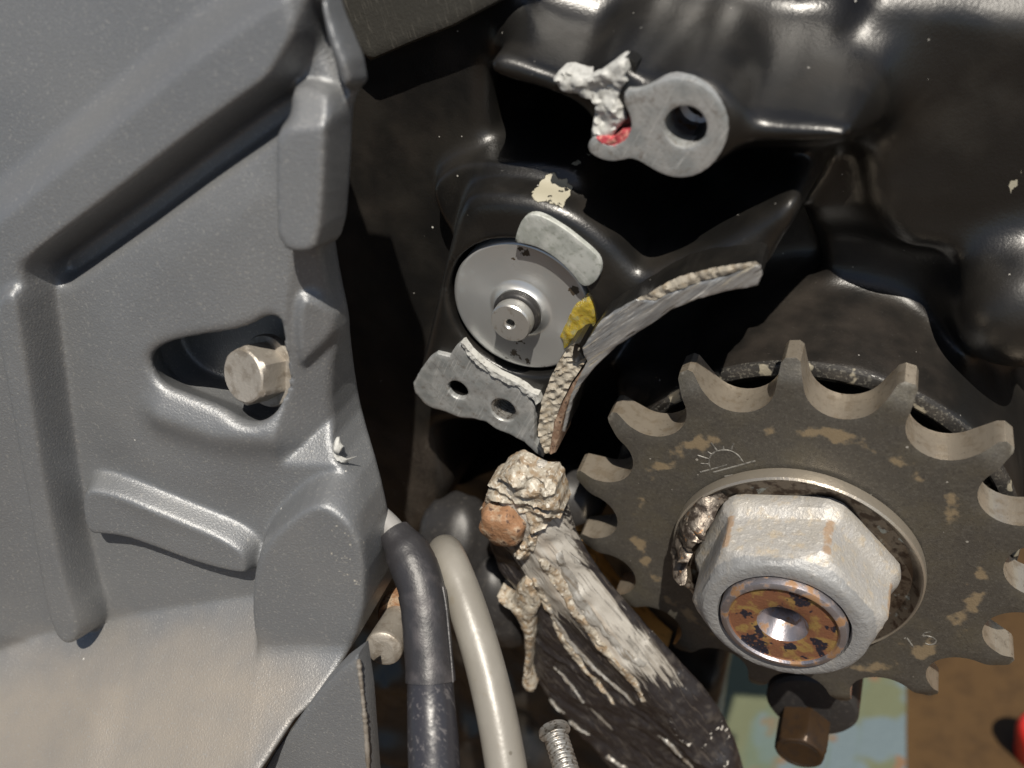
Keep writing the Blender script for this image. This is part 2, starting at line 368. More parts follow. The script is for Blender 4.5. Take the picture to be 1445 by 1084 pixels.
# 2-D signed distance to polygon (negative inside)
def psd(poly, X, Y):
    n = len(poly); d = np.full(X.shape, 1e18); ins = np.zeros(X.shape, bool)
    for i in range(n):
        ax, ay = poly[i]; bx, by = poly[(i + 1) % n]
        ex, ey = bx - ax, by - ay; wx, wy = X - ax, Y - ay
        t = np.clip((wx * ex + wy * ey) / (ex * ex + ey * ey + 1e-12), 0, 1)
        d = np.minimum(d, (wx - ex * t) ** 2 + (wy - ey * t) ** 2)
        c = ((ay <= Y) & (by > Y)) | ((by <= Y) & (ay > Y))
        with np.errstate(divide='ignore', invalid='ignore'):
            xi = ax + (Y - ay) / (by - ay if by != ay else 1e-12) * ex
        ins ^= c & (X < xi)
    d = np.sqrt(d); return np.where(ins, -d, d)
def lsd(line, X, Y):                        # distance to an open polyline
    d = np.full(X.shape, 1e18)
    for (ax, ay), (bx, by) in zip(line[:-1], line[1:]):
        ex, ey = bx - ax, by - ay; wx, wy = X - ax, Y - ay
        t = np.clip((wx * ex + wy * ey) / (ex * ex + ey * ey + 1e-12), 0, 1)
        d = np.minimum(d, (wx - ex * t) ** 2 + (wy - ey * t) ** 2)
    return np.sqrt(d)
def chaikin(p, n=2):
    p = np.asarray(p, float)
    for _ in range(n):
        q = np.roll(p, -1, 0); p = np.stack([p * .75 + q * .25, p * .25 + q * .75], 1).reshape(-1, 2)
    return p
def sst(x, a, b):
    t = np.clip((x - a) / (b - a), 0, 1); return t * t * (3 - 2 * t)
def smax(a, b, k):
    h = np.maximum(k - np.abs(a - b), 0) / k; return np.maximum(a, b) + h * h * k * 0.25
def smin(a, b, k):
    h = np.maximum(k - np.abs(a - b), 0) / k; return np.minimum(a, b) - h * h * k * 0.25

def surface_nets(F, org, h):
    F = np.pad(F, 1, constant_values=float(h)); org = np.asarray(org, float) - h
    ins = F < 0; nx, ny, nz = F.shape
    cnt = np.zeros((nx - 1, ny - 1, nz - 1), np.int8)
    for dx in (0, 1):
        for dy in (0, 1):
            for dz in (0, 1):
                cnt += ins[dx:nx - 1 + dx, dy:ny - 1 + dy, dz:nz - 1 + dz]
    act = (cnt > 0) & (cnt < 8)
    I = np.argwhere(act); idx = np.full(act.shape, -1, np.int64); idx[act] = np.arange(len(I))
    acc = np.zeros((len(I), 3)); num = np.zeros(len(I))
    cs = [(a, b, c) for a in (0, 1) for b in (0, 1) for c in (0, 1)]
    val = {c: F[I[:, 0] + c[0], I[:, 1] + c[1], I[:, 2] + c[2]] for c in cs}
    for c in cs:
        for ax in range(3):
            if c[ax] == 0:
                e = list(c); e[ax] = 1; e = tuple(e)
                a, b = val[c], val[e]; m = (a < 0) != (b < 0)
                t = np.where(m, a / np.where(m, a - b, 1), 0)
                pnt = np.array(c, float)[None] + np.zeros((len(I), 3)); pnt[:, ax] = t
                acc[m] += pnt[m]; num[m] += 1
    V = org + (I + acc / num[:, None]) * h
    quads = []
    for ax in range(3):
        o1, o2 = [(1, 2), (2, 0), (0, 1)][ax]
        sl = [slice(None)] * 3; sl2 = [slice(None)] * 3; sl[ax] = slice(0, -1); sl2[ax] = slice(1, None)
        A, Bb = ins[tuple(sl)], ins[tuple(sl2)]
        E = np.argwhere(A != Bb); E = E[(E[:, o1] > 0) & (E[:, o2] > 0)]
        if not len(E): continue
        def g(d1, d2):
            q = E.copy(); q[:, o1] -= d1; q[:, o2] -= d2; return idx[q[:, 0], q[:, 1], q[:, 2]]
        Q = np.stack([g(1, 1), g(0, 1), g(0, 0), g(1, 0)], 1)
        fl = ~ins[E[:, 0], E[:, 1], E[:, 2]]
        Q[fl] = Q[fl][:, ::-1]
        quads.append(Q)
    return V, np.concatenate(quads).tolist()

def resample(loop, step):
    out = []
    n = len(loop)
    for i in range(n):
        a, b = loop[i], loop[(i + 1) % n]; L = np.linalg.norm(b - a); m = max(1, int(round(L / step)))
        for k in range(m): out.append(a + (b - a) * k / m)
    return np.array(out)

def relief(name, outer, w0, back, mat, parent=None, holes=(), step=7, hfun=None, bevel=0, attrs=None,
           sharp=38, ragged=0, seed=0, hole_back=None, bevel_holes=True, wall_mat=None):
    """A plate in the engine plane: front surface w0 (+ relief), side walls down to `back`."""
    loops = [resample(np.asarray(outer, float), step * .7)] + [resample(np.asarray(h, float), step * .6) for h in holes]
    if ragged:
        l = loops[0]; c = l.mean(0); d = l - c; d /= np.linalg.norm(d, axis=1)[:, None]
        l += d * (fbm(l[:, 0] / 9, l[:, 1] / 9, seed, 3) * ragged)[:, None]
    lo = loops[0].min(0); hi = loops[0].max(0)
    gx, gy = np.meshgrid(np.arange(lo[0], hi[0], step), np.arange(lo[1], hi[1], step * .87))
    gx = gx + (np.arange(gx.shape[0]) % 2)[:, None] * step * .5
    gx = gx.ravel(); gy = gy.ravel()
    def bd(X, Y):
        d = -psd(loops[0], X, Y); dh = np.full(X.shape, 1e9)
        for h in loops[1:]: dh = np.minimum(dh, psd(h, X, Y))
        return d, dh
    d, dh = bd(gx, gy); k = (d > step * .55) & (dh > step * .55)
    extra = []
    if bevel:                                # ring of points where the bevel ends
        for li, l in enumerate(loops):
            if li and not bevel_holes: continue
            nx_ = np.roll(l, -1, 0) - np.roll(l, 1, 0); nx_ /= np.linalg.norm(nx_, axis=1)[:, None] + 1e-9
            nn = np.stack([-nx_[:, 1], nx_[:, 0]], 1)
            for f in (0.4, 1.0):
                q = l + nn * bevel * f; a, b = bd(q[:, 0], q[:, 1]); m = np.minimum(a, b)
                q2 = l - nn * bevel * f; a2, b2 = bd(q2[:, 0], q2[:, 1]); m2 = np.minimum(a2, b2)
                extra += [q[m > bevel * f * .93], q2[m2 > bevel * f * .93]]
        k &= (d > bevel + step * .5)
    pts = np.concatenate(loops + [np.stack([gx[k], gy[k]], 1)] + extra)
    edges = []; s0 = 0
    for l in loops:
        n = len(l); edges += [(s0 + i, s0 + (i + 1) % n) for i in range(n)]; s0 += n
    v2, e2, f2, ov, oe, of = delaunay_2d_cdt([Vector(p) for p in pts], edges, [], 4 if holes else 1, 1e-4)
    v2 = np.array([(p.x, p.y) for p in v2])
    d, dh = bd(v2[:, 0], v2[:, 1]); d = np.maximum(d, 0); dh = np.maximum(dh, 0)
    w = np.full(len(v2), float(w0))
    de = np.minimum(d, dh) if bevel_holes else d
    if bevel:
        t = np.clip(1 - de / bevel, 0, 1); w += bevel * (1 - np.sqrt(1 - t * t * .98))
    if hfun is not None: w += hfun(v2[:, 0], v2[:, 1], d)
    V = np.stack([v2[:, 0], w, v2[:, 1]], 1)
    if holes:
        ce = np.array([v2[list(f)].mean(0) for f in f2]); dd, ddh = bd(ce[:, 0], ce[:, 1])
        f2 = [f for f, x in zip(f2, ddh) if x > 0]
    faces = []
    for f in f2:
        a, b, c = (V[i] for i in f[:3])
        cr = (b[0] - a[0]) * (c[2] - a[2]) - (b[2] - a[2]) * (c[0] - a[0])
        faces.append(tuple(f) if cr > 0 else tuple(f[::-1]))
    # walls from boundary edges
    from collections import Counter
    cn = Counter()
    for f in faces:
        for i in range(len(f)): cn[frozenset((f[i], f[(i + 1) % len(f)]))] += 1
    bmap = {}; ex = []
    def bk(i):
        if i not in bmap:
            bmap[i] = len(V) + len(ex)
            isin = holes and dh[i] < 1e-3
            ex.append((V[i][0], hole_back if (isin and hole_back is not None) else back, V[i][2]))
        return bmap[i]
    wf = []
    for f in faces:
        for i in range(len(f)):
            a, b = f[i], f[(i + 1) % len(f)]
            if cn[frozenset((a, b))] == 1: wf.append((a, bk(a), bk(b), b))
    nf = len(faces)
    if ex: V = np.concatenate([V, np.array(ex)])
    at = None
    if attrs: at = {kk: fn(V[:, 0], V[:, 2], V[:, 1]) for kk, fn in attrs.items()}
    o = link_mesh(name, V, faces + wf, mat, parent, at, sharp)
    if wall_mat:
        o.data.materials.append(MT[wall_mat])
        mi = np.zeros(len(o.data.polygons), np.int32); mi[nf:] = 1
        o.data.polygons.foreach_set('material_index', mi)
    return o

def loft(name, loops, mat, parent=None, cap0=False, cap1=False, attrs=None, sharp=32, closed=True):
    n = len(loops[0]); V = np.concatenate(loops); F = []
    m = n if closed else n - 1
    for j in range(len(loops) - 1):
        for i in range(m):
            F.append((j * n + i, j * n + (i + 1) % n, (j + 1) * n + (i + 1) % n, (j + 1) * n + i))
    if cap0: F.append(tuple(range(n)))
    if cap1: F.append(tuple(range(len(V) - 1, len(V) - n - 1, -1)))
    at = {k: fn(V) for k, fn in (attrs or {}).items()}
    return link_mesh(name, V, F, mat, parent, at, sharp)
def lathe(name, c, prof, mat, parent=None, n=72, cap0=False, cap1=False, attrs=None, sharp=32, wob=None):
    """prof: (radius, w) from outside front to ... about the Y axis through c=(u,v)."""
    th = np.linspace(0, 2 * np.pi, n, endpoint=False); loops = []
    for r, w in prof:
        R = r if wob is None else r * (1 + wob(th, r, w))
        loops.append(np.stack([c[0] + R * np.cos(th), np.full(n, float(w)), c[1] + R * np.sin(th)], 1))
    return loft(name, loops, mat, parent, cap0, cap1, attrs, sharp)
def catmull(pts, n):
    p = np.asarray(pts, float); p = np.vstack([2 * p[0] - p[1], p, 2 * p[-1] - p[-2]]); out = []
    for i in range(1, len(p) - 2):
        for t in np.linspace(0, 1, n, endpoint=(i == len(p) - 3)):
            a, b, c, d = p[i - 1], p[i], p[i + 1], p[i + 2]
            out.append(.5 * ((2 * b) + (c - a) * t + (2 * a - 5 * b + 4 * c - d) * t * t + (3 * b - a - 3 * c + d) * t ** 3))
    return np.array(out)
def tube(name, path, rad, mat, parent=None, n=24, cap=True, sharp=40):
    path = np.asarray(path, float); k = len(path); rad = np.broadcast_to(rad, (k,))
    T = np.gradient(path, axis=0); T /= np.linalg.norm(T, axis=1)[:, None]
    up = np.array([0.13, 0.9, 0.2]); loops = []; th = np.linspace(0, 2 * np.pi, n, endpoint=False)
    x = np.cross(T[0], up); x /= np.linalg.norm(x)
    for i in range(k):
        x = x - T[i] * (x @ T[i]); x /= np.linalg.norm(x); y = np.cross(T[i], x)
        loops.append(path[i] + rad[i] * (np.cos(th)[:, None] * x + np.sin(th)[:, None] * y))
    return loft(name, loops, mat, parent, cap, cap, None, sharp)

def sdf_grid(lo, hi, h):
    ax = [np.arange(lo[i], hi[i] + h * .5, h) for i in range(3)]
    X, Yv = ax[0][:, None].astype(np.float32), ax[2][None, :].astype(np.float32)   # u, v
    UU, VV = np.meshgrid(ax[0], ax[2], indexing='ij')
    W = ax[1].astype(np.float32)[None, :, None]
    return ax, UU, VV, W
def e3(a): return a.astype(np.float32)[:, None, :]

# a second, more outward-facing frame for the cover on the left
class Frame:
    def __init__(s, axis, px, py, depth):
        a = np.array(axis, float); a /= np.linalg.norm(a)
        u = np.cross(a, [0, 0, 1.0]); u /= np.linalg.norm(u); v = np.cross(u, a)
        s.R = np.stack([u, a, v]); s.c = np.array([0, -1250.0, 0])
        s.o = s.c + depth * np.array([(px - 722.5) / FPX, 1.0, (542 - py) / FPX])
        s.cl = s.R @ (s.c - s.o)
    def uv(s, px, py, w=0.0):
        r = s.R @ np.array([(px - 722.5) / FPX, 1.0, (542 - py) / FPX]); t = (w - s.cl[1]) / r[1]
        p = s.cl + t * r; return np.array([p[0], p[2]])
    def P(s, pts, w=0.0): return np.array([s.uv(x, y, w) for x, y in pts])
    def world(s, V):
        q = np.asarray(V) @ s.R + s.o
        return (q - np.array([398.5, 0, -245.3])) @ B_.T
def cp(px, py, depth):                      # point at a distance along the view axis
    q = np.array([(px - 722.5) / FPX * depth, depth - 1250.0, (542 - py) / FPX * depth])
    return B_ @ (q - np.array([398.5, 0, -245.3]))
def move_to(o, fr):                         # local plate coordinates -> world
    n = len(o.data.vertices); a = np.empty(n * 3); o.data.vertices.foreach_get('co', a)
    a = fr.world(a.reshape(-1, 3) / S) * S
    o.data.vertices.foreach_set('co', a.ravel()); o.data.update()
    return o

# ================================================================== SETTING
fz = -1950.0
fl = link_mesh('floor', [(-60000, -60000, fz), (60000, -60000, fz), (60000, 60000, fz), (-60000, 60000, fz)], [(0, 1, 2, 3)], 'floor', smooth=False)
fl['kind'] = 'structure'

# ================================================================== ENGINE CASE
engine = thing('engine_case', 'black painted engine casing with broken bare metal edges around the sprocket', 'engine')
H = 5.0
ax, UU, VV, W = sdf_grid((-960, -40, -430), (430, 345, 900), H)
def prism(poly, wf, r, draft=0.0, wback=None, sm=2):
    sd = e3(psd(chaikin(poly, sm) if sm else poly, UU, VV))
    wf3 = e3(wf) if isinstance(wf, np.ndarray) else wf
    if draft: sd = sd - draft * np.maximum(W - wf3, 0)
    return smax(sd, wf3 - W, r)
def cyl(c, r, wf, rnd, draft=0.0):
    sd = e3(np.hypot(UU - c[0], VV - c[1]) - r)
    if draft: sd = sd - draft * np.maximum(W - wf, 0)
    return smax(sd, wf - W, rnd)
# deep floor of the cavities
F = prism(P([(360, -120), (1700, -120), (1700, 760), (1260, 790), (1040, 860), (900, 960), (700, 1000), (360, 900)], 320), 318.0, 20, sm=0)
# wall on the left
wl = 100 + 0.05 * (VV - 400)
left_wall = P([(330, -120), (735, -120), (712, 50), (690, 85), (683, 120), (684, 175), (694, 210), (720, 228), (825, 236),
               (826, 292), (890, 350), (905, 420), (860, 500), (800, 590), (700, 600), (612, 592), (628, 650), (640, 690), (600, 745), (560, 800), (520, 860), (330, 980)], 100)
F = smin(F, prism(left_wall, wl, 34, 0.05, sm=2), 16)
# flange above the shift shaft
F = smin(F, prism(P([(600, 268), (640, 236), (690, 231), (822, 234), (824, 290), (800, 330), (690, 330), (640, 345)], 66), 68.0, 12, 0.15), 22)
# pad that carries the shift shaft
pad = P([(645, 292), (668, 276), (740, 279), (800, 298), (850, 332), (884, 374), (905, 390), (948, 371), (1003, 352), (1060, 316),
         (1104, 290), (1122, 286), (1118, 316), (1092, 352), (1076, 388), (1000, 408), (935, 432), (880, 466), (838, 508), (806, 550), (782, 600), (768, 632), (742, 618),
         (700, 600), (612, 580), (590, 556), (588, 530), (604, 470), (622, 390)], 14)
F = smin(F, prism(pad, 12.0, 24, 0.10, sm=2), 22)
# upper wall, shelf and bosses
wu = np.clip(205 + 0.16 * UU, 150, 262); wu = wu + (268 - wu) * sst(VV, 440, 350) * sst(UU, -140, -40)
upper = P([(700, -140), (1760, -140), (1760, 700), (1430, 690), (1150, 560), (1120, 470), (1104, 400), (1108, 300), (1170, 225), (1195, 188), (1020, 196), (900, 160), (790, 128), (706, 108), (690, 92)], 30)
F = smin(F, prism(upper, wu, 30, 0.0, sm=1), 18)
shelf = P([(688, 108), (690, 88), (706, 80), (790, 110), (835, 118), (880, 112), (930, 116), (985, 120), (1030, 150), (1060, 176), (1196, 182), (1197, 202), (1040, 206), (985, 235), (900, 214), (845, 205), (830, 160), (786, 134)], 4)
F = smin(F, prism(shelf, 6.0, 16, 0.10, sm=2), 70)
bc = uv(966, 179, -12)
F = smin(F, cyl(bc, 46, -2.0, 14, 0.10), 34)
F = smin(F, cyl(uv(868, 118, 5), 20, 6.0, 12, 0.16), 34)
fin = P([(1040, 206), (1040, 172), (1100, 160), (1185, 180), (1197, 202)], 40)
F = smin(F, prism(fin, 40.0, 14, 0.35, sm=1), 30)
# big stepped panel on the right
blk = P([(1210, 6), (1300, 22), (1800, 104), (1800, 400), (1400, 392), (1330, 384), (1270, 372), (1240, 330), (1222, 200)], 150)
F = smin(F, prism(blk, np.clip(205 + 0.16 * UU, 150, 262) - 34, 26, 0.35, sm=2), 50)
# bearing housing behind the sprocket and the lobe next to it
F = smin(F, cyl((0, 0), 283, 70.0, 12, 0.06), 40)
lc = uv(1446, 476, 120)
F = smin(F, cyl(lc, 62, 120.0, 60, 0.22), 60)
F = smin(F, cyl(uv(905, 560, 110), 38, 105.0, 30, 0.2), 50)
# bored openings
dc = uv(735, 435, 20)
F = smax(F, -smax(e3(np.hypot(UU - dc[0], VV - dc[1]) - 106), W - 70.0, 6), 8)
F = smax(F, -smax(e3(np.hypot(UU, VV) - 262), W - 150.0, 6), 8)
F = smax(F, -smax(e3(np.hypot(UU - bc[0], VV - bc[1]) - 23.5), W - 130.0, 6), 4)
lug_holes = [uv(647.5, 548, 8), uv(712, 576.5, 8)]
for c, r in zip(lug_holes, (17, 21)):
    F = smax(F, -smax(e3(np.hypot(UU - c[0], VV - c[1]) - r), W - 110.0, 6), 4)
# casting unevenness
F = F + e3(1.2 * fbm(UU / 60, VV / 60, 3, 2))
V, Q = surface_nets(F, (ax[0][0], ax[1][0], ax[2][0]), H); del F
u_, w_, v_ = V[:, 0], V[:, 1], V[:, 2]
def area(poly, w, soft):
    return np.clip(0.5 - psd(P(poly, w), u_, v_) / soft, 0, 1)
chip = 0.62 * area(Z(660, 60, 3.6125, [(345, 720), (400, 660), (440, 660), (460, 700), (500, 690), (545, 730), (545, 790), (480, 770), (400, 740)]), 62, 9) * (w_ < 75)
chip = np.maximum(chip, 0.6 * area(Z(560, 260, 2.58, [(790, 455), (810, 410), (835, 385), (850, 395), (840, 420), (805, 450)]), 14, 6) * (w_ < 40))
chip = np.maximum(chip, 0.36 * area([(528, 452), (552, 452), (548, 490), (530, 488)], 100, 14))
chip = np.maximum(chip, 0.34 * area([(490, 530), (520, 540), (515, 570), (492, 560)], 100, 14))
chip = np.maximum(chip, 0.5 * area([(795, 237), (820, 236), (822, 244), (800, 246)], 62, 5))
chip = np.maximum(chip, 0.55 * area([(1422, 262), (1436, 258), (1440, 240), (1446, 236), (1447, 256), (1432, 284), (1422, 286)], 190, 5))
scuff = np.maximum(0.42 * area([(690, 228), (825, 232), (820, 262), (760, 258), (690, 250)], 62, 26), 0.34 * area([(955, 368), (1110, 288), (1118, 306), (1062, 352), (980, 372)], 16, 30))
scuff = np.maximum(scuff, 0.30 * area([(1060, 470), (1250, 480), (1340, 560), (1330, 580), (1200, 515), (1060, 505)], 80, 24))
dirt_and_lit = np.maximum(0.62 * area([(470, 560), (640, 600), (650, 720), (560, 800), (470, 720)], 100, 90), 0.55 * area([(690, 245), (820, 250), (830, 290), (900, 370), (1000, 352), (1100, 300), (1070, 380), (930, 410), (860, 350), (760, 280), (660, 280)], 20, 46))
dirt_and_lit = np.maximum(dirt_and_lit, 0.50 * area([(850, 500), (960, 440), (1080, 400), (1180, 385), (1330, 440), (1400, 640), (1330, 600), (1140, 505), (980, 540), (920, 620), (850, 600)], 120, 60))
dirt_and_lit = np.maximum(dirt_and_lit, 0.40 * area([(440, 0), (690, 0), (670, 200), (600, 300), (580, 560), (440, 700)], 100, 120))
dirt_and_lit = np.maximum(dirt_and_lit, 0.15 + 0.14 * fbm(u_ / 90, v_ / 90, 4, 2))
link_mesh('case_body', V, Q, 'black', engine, dict(chip=chip, scuff=scuff, dirt_and_lit=dirt_and_lit), sharp=0)

# bare machined face of the upper boss
k1 = (660, 60, 3.6125)
def circ(c, r, n=40, a0=0, a1=2 * math.pi):
    t = np.linspace(a0, a1, n, endpoint=False); return np.stack([c[0] + r * np.cos(t), c[1] + r * np.sin(t)], 1)
boss = P(Z(*k1, [(881 * 0 + 800, 290), (803, 240), (850, 240), (900, 232), (950, 210), (1000, 187), (1060, 178), (1150, 188), (1240, 240), (1300, 320), (1331, 420), (1312, 530), (1252, 620),
              (1170, 675), (1080, 690), (1000, 672), (930, 635), (880, 602), (830, 587), (790, 597), (730, 605), (660, 585), (610, 545), (625, 490), (660, 478),
              (690, 515), (750, 525), (810, 490), (838, 430), (830, 370), (800, 310)]), -12)
bf_ = relief('boss_face', chaikin(boss, 1), -14.0, 12.0, 'alu', engine, holes=[circ(uv(967, 179.5, -14), 22.6)], step=6, bevel=1.6, hole_back=20.0)
lathe('bolt_hole', uv(967, 179.5, -14), [(22.8, 2), (22.8, 60), (15, 62), (15, 118), (0.5, 120)], 'shaft', bf_)
fr = P(Z(*k1, [(435, 190), (460, 155), (500, 150), (560, 170), (620, 175), (690, 140), (760, 97), (800, 100), (812, 150), (800, 175), (812, 200), (780, 235), (762, 290), (795, 340),
            (805, 400), (760, 440), (735, 480), (690, 490), (660, 478), (625, 490), (636, 400), (643, 330), (620, 297), (570, 280), (530, 265), (470, 250)]), -8)
ff_ = relief('fracture_face', fr, -12.0, 25.0, 'frac', engine, step=3.2, ragged=1.6, bevel=4,
       hfun=lambda u, v, d: 5.5 * fbm(u / 16, v / 16, 5, 2) + 2.6 * fbm(u / 5, v / 5, 8, 3) + 2.0 * np.abs(np.sin((u * .5 + v) / 4 + 3 * fbm(u / 12, v / 12, 3, 2))) + 3)
relief('thread_remnant', P(Z(*k1, [(760, 290), (800, 310), (830, 370), (838, 430), (812, 485), (780, 470), (740, 470), (752, 440), (800, 400), (790, 340)]), 4), 6.0, 30.0, 'smear', ff_, step=2.6,
       hfun=lambda u, v, d: 2.5 * np.sin((v + u * .6) * 1.5) + d * 1.0)
relief('red_residue', P(Z(*k1, [(658, 482), (690, 478), (740, 490), (775, 462), (830, 440), (842, 432), (826, 480), (790, 512), (748, 528), (690, 518)]), -13), -15.0, 4.0, 'red', ff_, step=2.6, ragged=1.2,
       hfun=lambda u, v, d: 2.4 * fbm(u / 4, v / 4, 2, 3) + 1.5)
relief('cavity_chip', P(Z(*k1, [(770, 95), (815, 88), (850, 118), (846, 160), (815, 178), (795, 150)]), -4), 2.0, 25.0, 'black', engine, step=3, ragged=1,
       hfun=lambda u, v, d: d * .8)

# lug with two holes
k3 = (560, 460, 4.25)
lug = P(Z(*k3, [(385, 95), (350, 125), (320, 178), (240, 160), (190, 195), (140, 270), (100, 340), (112, 395), (170, 470), (220, 488), (300, 510), (380, 545), (470, 555), (540, 570), (600, 615),
            (680, 645), (770, 690), (830, 750), (880, 785), (870, 740), (832, 690), (832, 560), (830, 490), (800, 420), (760, 380), (700, 345), (600, 300), (510, 240), (430, 160)]), 6)
ml_ = relief('mounting_lug', lug, 3.0, 70.0, 'alu', engine, holes=[circ(lug_holes[0], 16.0), circ(lug_holes[1], 20.0)], step=5, bevel=3.0, hole_back=12.0, ragged=1.0,
       hfun=lambda u, v, d: 2.0 * fbm(u / 25, v / 25, 9, 3))
thr = []
for i in range(60):
    w = 5 + i * 0.9; thr.append((20.2 if (i // 3) % 2 == 0 else 17.0, w))
lathe('threaded_hole', lug_holes[1], thr + [(16, 60), (0.5, 62)], 'stud', ml_, sharp=60)
lathe('plain_hole', lug_holes[0], [(16.2, 6), (16.2, 70), (8, 80), (0.5, 80)], 'black', ml_)
relief('lug_burr', P(Z(*k3, [(385, 95), (400, 90), (440, 150), (520, 225), (620, 290), (720, 335), (770, 365), (810, 400), (850, 410), (862, 450), (835, 468), (825, 440), (780, 415), (745, 372), (690, 352), (590, 305), (505, 245), (425, 165)]), 2), 0.0, 12.0, 'frac', ml_, step=2.4, ragged=1.5,
       hfun=lambda u, v, d: 2.5 * fbm(u / 5, v / 5, 4, 3))

# broken rim that curves around the sprocket
WR = -34.0
k6 = (560, 260, 2.58); k7 = (760, 380, 4.25)
tan = P([*Z(*k7, [(575, 185), (650, 150), (750, 90), (850, 42), (950, 12)]), (1030, 374), (1066, 369), (1073, 374), *Z(*k6, [(1310, 292), (1200, 332), (1100, 357), (1000, 392), (940, 422)])], WR)
relief('weathered_fracture', tan, WR - 3, 20, 'fracwarm', engine, wall_mat='black', step=3.4, ragged=1.5,
       hfun=lambda u, v, d: 3.2 * fbm(u / 6, v / 6, 12, 4) - np.minimum(d, 6) * .3 + 3 + 1.6 * np.abs(fbm(u / 3.5, v / 9, 31, 2)))
silver = P([(1073, 374), (1075, 388), (1069, 404), *Z(*k6, [(1200, 395), (1100, 420), (1000, 460), (930, 510), (850, 560), (800, 592), (720, 668), (672, 730), (640, 790), (625, 850), (612, 905), (600, 900), (612, 840), (632, 770), (660, 710), (690, 650), (672, 600), (700, 560), (740, 500), (800, 460), (870, 420), (940, 424), (1000, 394), (1100, 359), (1200, 334), (1305, 294)])], WR)
relief('sheared_edge', silver, WR, 30, 'smear', engine, wall_mat='black', step=3.6, ragged=1.2, bevel=3,
       hfun=lambda u, v, d: 3.0 * fbm((u * .8 + v * .6) / 60, (v * .8 - u * .6) / 9, 14, 3))
low = P(Z(*k3, [(1015, 150), (960, 230), (900, 350), (860, 470), (842, 580), (830, 650), (850, 720), (880, 785), (910, 792), (920, 700), (960, 520), (1030, 370), (1120, 235), (1140, 192), (1110, 180), (1095, 110), (1060, 120)]), WR)
def rid(u, v, d):
    c = uv(810, 560, WR); s = (u - c[0]) * 0.45 - (v - c[1]) * 0.9
    return 2.4 * np.abs(np.sin(s / 3.4 + 1.8 * fbm(u / 14, v / 14, 6, 2))) + 3.4 * fbm(u / 8, v / 8, 17, 4) + 3
relief('ridged_fracture', low, WR + 4, 40, 'fracwarm', engine, wall_mat='black', step=2.6, ragged=1.6, hfun=rid)
bro = P(Z(*k3, [(1140, 192), (1120, 262), (1040, 370), (970, 500), (930, 600), (898, 782), (912, 795), (942, 782), (982, 620), (1012, 510), (1082, 380), (1200, 235), (1350, 92), (1380, 60), (1290, 100), (1210, 165)]), WR)
relief('rim_edge', bro, WR + 6, 40, 'bronze', engine, step=3, bevel=4, hfun=lambda u, v, d: 2.0 * fbm(u / 8, v / 14, 21, 3))
gap = P(Z(*k3, [(1062, 118), (1095, 108), (1118, 180), (1140, 192), (1110, 205), (1085, 225), (1055, 215), (1050, 165)]), WR)
relief('crack_pocket', gap, WR + 3, 30, 'black', engine, step=3, hfun=lambda u, v, d: d * .8)

# seal and rim inside the bearing housing
lathe('housing_rim', (0, 0), [(283.5, 78), (281, 71), (277, 69.4), (266, 69.4), (262.5, 72), (261, 84)], 'sealrim', engine, n=160,
      attrs=None)
seal = thing('oil_seal', 'black rubber oil seal ring behind the sprocket, set in the bearing housing', 'seal')
lathe('outer_lip', (0, 0), [(261, 96), (256, 92), (250, 91), (244, 94), (241, 100)], 'sealrim', seal, n=160)
lathe('inner_face', (0, 0), [(241, 100), (238, 112), (205, 116), (200, 108), (192, 106), (186, 112), (150, 116)], 'rubber', seal, n=160)

# ================================================================== SHIFT SHAFT
shift = thing('shift_shaft', 'bare steel shaft end on a round turned disc beside the broken rim', 'shaft')
def dstain(V):
    a = V[:, 0]; b = V[:, 2]
    s = np.zeros(len(V))
    for px, py, r, k in ((740, 355, 13, .66), (809, 411, 14, .62), (728, 498, 18, .56), (733, 480, 15, .5), (768, 517, 7, .55), (715, 505, 9, .5), (745, 510, 10, .55), (724, 365, 5, .6), (790, 390, 6, .5), (820, 428, 8, .6)):
        c = uv(px, py, 20); s = np.maximum(s, k * np.clip(1.4 - np.hypot(a - c[0], b - c[1]) / r, 0, 1))
    return s
prof = [(100, 66), (100, 24), (97.5, 20.6)] + [(r, 20 + 0.12 * math.sin(r * 1.7)) for r in np.arange(95, 44, -2.0)] + [(42, 19.2), (36, 15), (33.5, 12), (31, 12)]
disc = lathe('disc', dc, prof, 'steel', shift, n=120, attrs=dict(stain=dstain), sharp=45)
lathe('rubber_ring', dc, [(31, 14), (33, 9), (33.6, 5), (32, 1), (29.5, -1), (27, -1)], 'rubber', shift, n=64, sharp=60)
lathe('pin', dc, [(27.2, 14), (27.2, -3), (28.2, -4), (28.2, -18), (26.6, -20.4), (8.2, -20.6), (6.2, -18.5), (6, 6), (0.3, 7)], 'steelw', shift, n=64)

plate = P(Z(560, 280, 4.25, [(706, 268), (712, 225), (728, 175), (750, 130), (785, 100), (830, 95), (890, 115), (950, 148), (1020, 192), (1080, 238), (1145, 290), (1200, 340), (1226, 385), (1226, 440), (1205, 485), (1180, 512), (1135, 535), (1098, 520),
      (1060, 465), (1010, 412), (940, 352), (860, 302), (780, 276)]), 5)
pl = relief('retainer_plate', chaikin(plate, 1), 5.0, 22.0, 'zinc', None, step=7, bevel=2.2, hfun=lambda u, v, d: 0.8 * fbm(u / 40, v / 40, 3, 2))
tag(pl, 'pale grey curved retaining plate tucked against the top right of the turned disc', 'plate')

